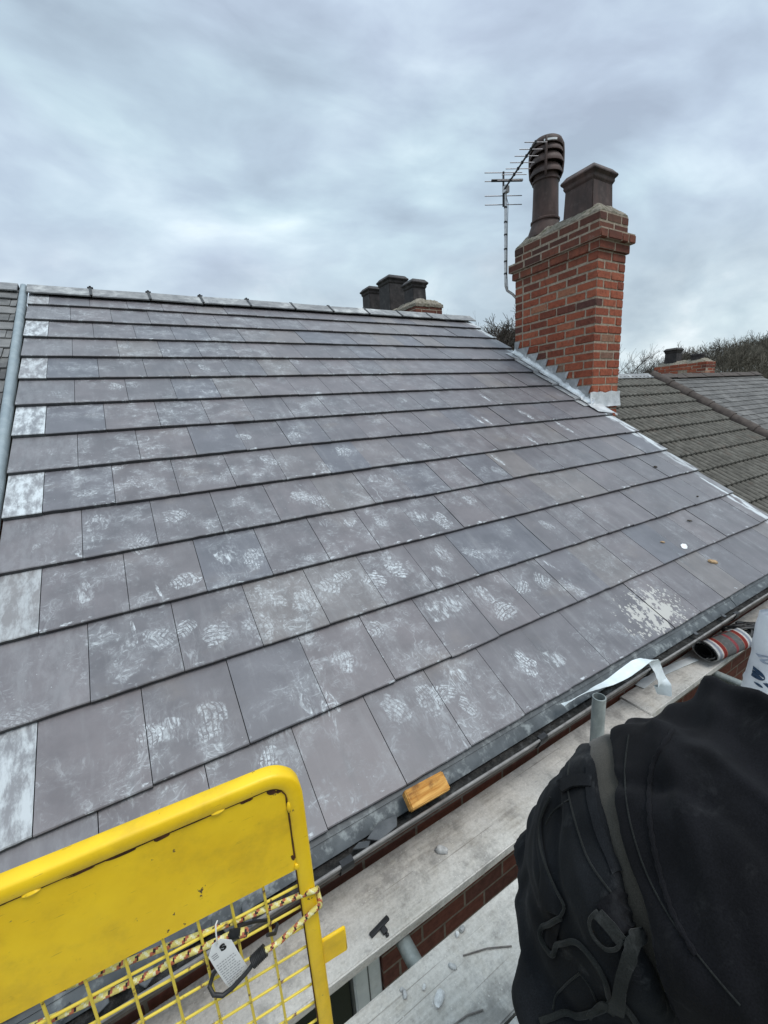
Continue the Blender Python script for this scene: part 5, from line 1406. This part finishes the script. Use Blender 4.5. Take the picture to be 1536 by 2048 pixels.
# --- body under the clothes: one continuous skin surface
body = []
body.append([ring(L3(s, 0, h)[:3], LAT, UPB, a, b) for s, h, a, b in ((-.05, .0, .07, .04), (-.02, .01, .10, .05), (.03, .015, .125, .07), (.15, .01, .150, .09), (.30, -.01, .175, .11), (.42, -.01, .185, .10), (.50, -.01, .12, .08))])
hips = [WC - FH * .040 + LAT * l + Vector((0, 0, -.13)) for l in (.070, -.112)]
feet = []
for sgn, hp in ((1, hips[0]), (-1, hips[1])):
    kn = hp + Vector((.02, .0, -.40)) + FWD * .06 + LAT * .03 * sgn; an = Vector((kn.x, kn.y, BZ + .09)) - Vector((FWD.x, FWD.y, 0)) * .06
    feet.append(an)
    body.append(limb([(*hp, .058, .060), (*(hp.lerp(kn, .4)), .064, .066), (*kn, .055, .058), (*(kn.lerp(an, .35)), .054, .056), (*an, .036, .040)], 5))
    # arm reaching down and forward
    sh = Vector(L3(.43, .20 * sgn, -.02)[:3]); el = sh + FWD * .10 + LAT * .10 * sgn + Vector((0, 0, -.25)); wr = el + FWD * .14 - LAT * .05 * sgn + Vector((0, 0, -.20))
    body.append(limb([(*sh, .055, .055), (*(sh.lerp(el, .5)), .047, .047), (*el, .040, .040), (*(el.lerp(wr, .4)), .038, .038), (*wr, .025, .030)], 5))
    d = (wr - el).normalized(); sidev = d.cross(UPB).normalized(); pn_ = d.cross(sidev)
    body.append([ring(wr + d * t, sidev, pn_, a, b, 16, 2.6) for t, a, b in ((-.01, .027, .02), (.03, .038, .016), (.075, .042, .015), (.09, .038, .012))])
    for q, (off, ln_) in enumerate(((-.030, .062), (-.010, .074), (.010, .070), (.029, .056))):
        b0 = wr + d * .082 + sidev * off; b1 = b0 + d * ln_ * .5 + pn_ * .010; b2 = b1 + d * ln_ * .35 + pn_ * .026
        body.append(limb([(*b0, .0095, .0095), (*b1, .0085, .0085), (*b2, .0072, .0072)], 3))
    t0_ = wr + d * .02 - sidev * .034; body.append(limb([(*t0_, .012, .012), (*(t0_ + d * .03 - sidev * .022 + pn_ * .01), .010, .010), (*(t0_ + d * .058 - sidev * .026 + pn_ * .02), .0085, .0085)], 3))
nk = Vector(L3(.48, 0, .0)[:3]); hd = nk + FWD * .17 + Vector((0, 0, .01))
body.append(limb([(*nk, .062, .062), (*(nk + FWD * .06), .056, .058), (*hd, .05, .05)], 4))
hdn = -UPB                                                           # face looks down
def hp_(s, l, h): return hd + FWD * s + LAT * l + UPB * h
body.append([ring(hp_(s, 0, h), LAT, UPB, a, b, 24, 2.2) for s, h, a, b in ((-.09, -.01, .045, .05), (-.06, 0, .066, .085), (0, 0, .076, .098), (.06, .0, .076, .098), (.10, .01, .058, .075), (.122, .012, .02, .03))])
body.append([ring(hp_(s, 0, -.095 - d_), LAT, UPB, a, a, 12, 2) for s, d_, a in ((-.035, .020, .016), (-.015, .014, .011), (.02, .002, .007))])
body.append([ring(hp_(-.065, 0, -.085 - d_), LAT, FWD, a, .008, 12, 2) for d_, a in ((0, .026), (.008, .020))])
for sgn in (1, -1): body.append([ring(hp_(-.01 + .0 * sgn, sgn * (.072 + k * .010), -.005), FWD, UPB, .028 - .004 * k, .018, 12, 2) for k in (0, 1)])
person = fused('person', body, M['skin'], None, .007, 3)
tag(person, 'worker in black hoodie and dark work trousers bending over on the platform, seen from behind', 'person')
def fold_h(co, n_):
    rel = co - WC; s = rel.dot(FWD); l = rel.dot(LAT)
    w_ = mnoise.noise(Vector((s * 3.0, l * 3, co.z * 2)))
    f = .019 * math.sin((s * 1.0 + l * .35) * 27 + 4.5 * w_) * (.4 + .6 * mnoise.noise(Vector((s * 4, l * 4, 7)))) * min(1, max(0, (s + .01) * 7))
    f += .014 * mnoise.noise(co * 7) + .006 * mnoise.noise(co * 17)
    for s0, k_, w0, A_ in ((.115, .30, .016, .013), (.165, .42, .020, .017), (.225, .22, .018, .012), (.265, .50, .024, .018), (.33, .30, .020, .014), (.40, .45, .024, .016)):
        e_ = (s - s0 - k_ * (l - .05) * (.7 + l) - .03 * mnoise.noise(Vector((l * 5, s0 * 40, 1)))) / w0
        f += A_ * math.exp(-e_ * e_) * max(0, .55 + .9 * mnoise.noise(Vector((l * 6, s0 * 30, 4))))
    r_ = 1 - abs(mnoise.noise(Vector((s * 7 + l * 3.2, l * 1.6 - s, co.z * 2)))) * 2.4
    f += .028 * max(0, r_) ** 2 * min(1, max(0, s * 6)) - .006
    f -= .010 * max(0, 1 - abs(mnoise.noise(Vector((s * 5 + l * 4, l * 2.2 - s * 2, 3)))) * 6)
    return f
hood = []
hood.append([ring(L3(s + .010, l, h)[:3], LAT + FWD * max(0, .15 - s * .9), (UPB - FWD * sk_).normalized(), a, b, 36, 2.3) for s, l, h, a, b, sk_ in ((-.004, -.012, .006, .207, .131, .0), (.030, -.012, .008, .217, .139, .0), (.12, -.012, .01, .228, .146, 0), (.24, -.008, .006, .222, .144, 0), (.36, .0, .0, .222, .140, 0), (.46, .0, .005, .204, .128, 0), (.52, .0, .03, .13, .10, 0))])
for sgn in (1, -1):
    sh = Vector(L3(.40, .155 * sgn, -.015)[:3]); el = sh + FWD * .10 + LAT * .13 * sgn + Vector((0, 0, -.24)); wr = el + FWD * .13 - LAT * .05 * sgn + Vector((0, 0, -.18))
    hood.append(limb([(*sh, .10, .10), (*(sh.lerp(el, .5)), .088, .085), (*el, .072, .072), (*(el.lerp(wr, .5)), .062, .062), (*wr, .045, .047)], 5))
hd0 = Vector(L3(.46, 0, .07)[:3]); hood.append(limb([(*(hd0 - LAT * .13), .05, .045), (*(hd0 - LAT * .05 - FWD * .05), .075, .06), (*(hd0 + LAT * .05 - FWD * .05), .075, .06), (*(hd0 + LAT * .13), .05, .045)], 4))
hoodie = fused('hoodie', hood, M['hoodie'], person, .0075, 7, fold_h)
def fold_t(co, n_):
    rel = co - WC
    s = rel.dot(FWD); z = co.z
    leg = min(1, max(0, (-.80 - z) * 5))
    f = .012 * math.sin(z * 62 + 5 * mnoise.noise(co * 5)) * leg + .012 * mnoise.noise(co * 8) * (.4 + leg) + .005 * mnoise.noise(co * 19)
    r_ = 1 - abs(mnoise.noise(Vector((s * 4 + 3, rel.dot(LAT) * 4, z * 11 + s * 6)))) * 2.6
    f += .026 * max(0, r_) ** 2 * (.25 + leg)
    f -= .008 * max(0, 1 - abs(mnoise.noise(Vector((s * 9, rel.dot(LAT) * 5, z * 6)))) * 7)
    return f
tr = []
def tring(back, dz, a, b, ang, n=32):
    c = WC - FH * back + Vector((0, 0, dz)); ax_ = (FWD * (1 - ang) + Vector((0, 0, 1)) * ang).normalized()
    up_ = LAT.cross(ax_); up_ = up_ if up_.dot(UPB - FH) > 0 else -up_
    return ring(c, LAT + FWD * (.03 * max(0, 1 - ang * 3)), up_, a, b, n, 2.3)
tr.append([tring(*q) for q in ((.016, -.004, .188, .1205, 0.), (.028, -.014, .190, .121, .08), (.040, -.045, .184, .120, .33), (.054, -.095, .176, .120, .55), (.062, -.145, .170, .118, .75), (.066, -.195, .160, .110, .9), (.062, -.23, .13, .09, 1.))])
for sgn, hp, an in ((1, hips[0], feet[0]), (-1, hips[1], feet[1])):
    hp2 = hp - FWD * .03 + LAT * .012 * sgn; kn = hp + Vector((.0, .0, -.40)) + FWD * .05 + LAT * .03 * sgn
    tr.append(limb([(*hp2, .108, .112), (*(hp2.lerp(kn, .35)), .106 + (.016 if sgn < 0 else -.008), .112 + (.016 if sgn < 0 else -.008)), (*(hp2.lerp(kn, .75)), .104, .112), (*kn, .092, .10), (*(kn.lerp(an, .45)), .085, .09), (*(an + Vector((0, 0, .06))), .072, .078), (*(an + Vector((0, 0, -.02))), .075, .08)], 5))
trousers = fused('trousers', tr, M['trouser'], person, .008, 6, fold_t)
# waist band of grey underwear between hem and trousers
un = MB(); un.loft([ring(L3(s, .012, -.002)[:3], LAT, UPB, a, b, 40, 2.3) for s, a, b in ((-.030, .170, .110), (-.012, .177, .121), (.014, .182, .1245), (.05, .180, .116))], True, True, True)
un.build('underwear', M['under'], person)

# --- seams, flaps and loops lie on the cloth
from mathutils.bvhtree import BVHTree
def bvh(o): return BVHTree.FromPolygons([v.co[:] for v in o.data.vertices], [p.vertices[:] for p in o.data.polygons])
BT, BH = bvh(trousers), bvh(hoodie)
def lay(tree, vecs, off):
    """drop points from above-behind on to the cloth, held off it by a hair"""
    out = []
    for v in vecs:
        d = Vector(v).normalized(); h, n_, i, t = tree.ray_cast(d * .1, d)
        if h is None: h, n_, i, t = tree.find_nearest(d * .85)
        if n_.dot(d) > 0: n_ = -n_
        out.append(h + n_ * off)
    return out
def dirs(px): return [fw + rt * ((x - 768) / 837.48) - up * ((y - 1024) / 837.48) for x, y in px]
def dens(px, n=6): return [tuple(q) for q in cat(px, n)]
def seam(tree, px, r, m, parent, name='seam', off=.0008, lump=0., flat=None):
    P = lay(tree, dirs(dens(px)), off); P = [P[0]] + [(P[i - 1] + P[i] * 2 + P[i + 1]) / 4 for i in range(1, len(P) - 1)] + [P[-1]]
    rr = [r * (1 + lump * math.sin(i * 2.2)) for i in range(len(P))]
    return MB().tube(P, rr, 8, flat=flat).build(name, M[m], parent)
def strip(tree, px, w_, m, parent, name, off=.003, thk=.0016):
    """webbing of real width lying on the cloth"""
    C = dens(px, 6); mb = MB(); rings = []
    for i, c in enumerate(C):
        a = np.array(C[max(i - 1, 0)]); b = np.array(C[min(i + 1, len(C) - 1)]); t = (b - a) / (np.linalg.norm(b - a) + 1e-9); n_ = np.array((-t[1], t[0])) * w_ / 2
        q = lay(tree, dirs([tuple(np.array(c) + n_ * f) for f in (1, .33, -.33, -1)]), off); q2 = lay(tree, dirs([tuple(np.array(c) + n_ * f) for f in (-1, -.33, .33, 1)]), off + thk)
        rings.append([tuple(v) for v in q + q2])
    mb.loft(rings, True, True, False); return mb.build(name, M[m], parent)
def patch(tree, pa, pb, m, parent, name, off=.004, thk=.002, sub_=8, belly=.006):
    A, B = dens(pa, 6), dens(pb, 6); n = min(len(A), len(B)); mb = MB(); rings = []
    for i in range(n):
        row = [tuple(np.array(A[i]) + (np.array(B[i]) - np.array(A[i])) * f) for f in np.linspace(0, 1, sub_)]
        t_ = [v for v in lay(tree, dirs(row), off)]; d_ = [Vector(v).normalized() for v in t_]
        up_ = [v - dd * (thk + belly * math.sin(math.pi * j / (sub_ - 1)) * (.6 + .4 * mnoise.noise(Vector((i * .3, j * .5, 1))))) for j, (v, dd) in enumerate(zip(t_, d_))]
        rings.append([tuple(v) for v in t_] + [tuple(v) for v in up_[::-1]])
    mb.loft(rings, True, True, True); return mb.build(name, M[m], parent)
seam(BT, [(1143, 1512), (1136, 1550), (1139, 1596), (1161, 1676), (1183, 1730), (1226, 1790)], .0016, 'trim', trousers)
strip(BT, [(1181, 1535), (1181, 1590), (1198, 1658), (1232, 1745)], 16, 'trouser', trousers, 'waistband', .002, .002)
seam(BT, [(1092, 1650), (1108, 1622), (1139, 1600)], .0014, 'trim', trousers)
strip(BT, [(1124, 1578), (1150, 1566), (1182, 1566)], 24, 'trouser', trousers, 'belt_loop', .004, .003)
patch(BT, [(1094, 1604), (1080, 1645), (1076, 1690), (1084, 1742), (1082, 1772), (1080, 1812)], [(1104, 1600), (1088, 1640), (1090, 1690), (1104, 1752), (1134, 1806), (1124, 1834)], 'trouser', trousers, 'pocket_flap', .004, .002)
seam(BT, [(1106, 1598), (1089, 1634), (1084, 1670), (1092, 1718), (1110, 1768), (1136, 1810), (1126, 1834)], .0022, 'trim', trousers, 'flap_edge', .006)
seam(BT, [(1126, 1836), (1103, 1846), (1086, 1862), (1090, 1886), (1110, 1910), (1118, 1892), (1130, 1886), (1158, 1884), (1184, 1908), (1212, 1952), (1222, 1990)], .0036, 'trim', trousers, 'pocket_rim', .005)
patch(BT, [(1098, 1850), (1094, 1884), (1112, 1902)], [(1124, 1846), (1118, 1872), (1116, 1888)], 'hoodie', trousers, 'pocket_opening', .003, .001, 5, 0.)
seam(BT, [(1200, 1822), (1188, 1834), (1188, 1856), (1200, 1878), (1218, 1893), (1236, 1892), (1246, 1876)], .0024, 'trim', trousers, 'tool_loop', .007)
strip(BT, [(1200, 1826), (1222, 1850), (1244, 1878)], 22, 'trim', trousers, 'loop_keeper', .006, .002)
strip(BT, [(1216, 1792), (1242, 1822), (1268, 1848)], 56, 'hoodie', trousers, 'webbing_patch', .003, .001)
strip(BT, [(1268, 1856), (1258, 1900), (1246, 1960), (1236, 2010)], 26, 'trim', trousers, 'strap', .010, .002)
strip(BT, [(1236, 2012), (1205, 1996), (1180, 2020)], 12, 'trim', trousers, 'strap', .008, .002)
seam(BT, [(1080, 2046), (1120, 2034), (1170, 2022), (1215, 2004), (1240, 1996), (1262, 2018), (1280, 2052)], .0038, 'trim', trousers, 'pocket_rim', .006)
seam(BT, [(1160, 1946), (1135, 1966), (1112, 1992), (1106, 2020)], .0014, 'trim', trousers)
seam(BT, [(1160, 1946), (1180, 1972), (1192, 2000)], .0014, 'trim', trousers)
seam(BH, [(1346, 1462), (1322, 1500), (1306, 1535), (1299, 1590), (1302, 1650), (1312, 1712), (1330, 1780), (1352, 1840), (1392, 1910)], .0032, 'hoodie', hoodie, 'overlock_seam', .0012, .28)
seam(BH, [(1258, 1470), (1250, 1540), (1256, 1620), (1276, 1700), (1304, 1770), (1350, 1850), (1420, 1940), (1480, 2010)], .0012, 'trim', hoodie, 'hem_stitch', .0006)
# boots
for an in feet:
    mb = MB(); f_ = FH; s_ = Vector((-f_.y, f_.x, 0)); rings = []
    for t, w_, h in ((-.085, .020, .05), (-.075, .034, .085), (-.03, .040, .125), (.03, .043, .115), (.09, .046, .082), (.15, .044, .068), (.185, .030, .055), (.195, .012, .035)):
        c = Vector((an.x, an.y, BZ + .001)) + f_ * t
        rings.append([tuple(c + s_ * x * w_ + Vector((0, 0, z * h))) for x, z in ((-1, 0), (1, 0), (1.02, .3), (.9, .7), (.5, .98), (-.5, .98), (-.9, .7), (-1.02, .3))])
    mb.loft(rings, True, True, True); mb.build('boot', M['boot'], person, bevel=0)
hr = MB(); hr.loft([[tuple(hp_(s, 0, .012) + LAT * (math.cos(2 * math.pi * k / 24) * a) + UPB * (max(-.25, math.sin(2 * math.pi * k / 24)) * b)) for k in range(24)] for s, a, b in ((-.05, .069, .083), (0, .081, .102), (.06, .081, .102), (.105, .062, .078), (.130, .02, .03))], True, True, True)
hr.build('hair', M['hair'], person)
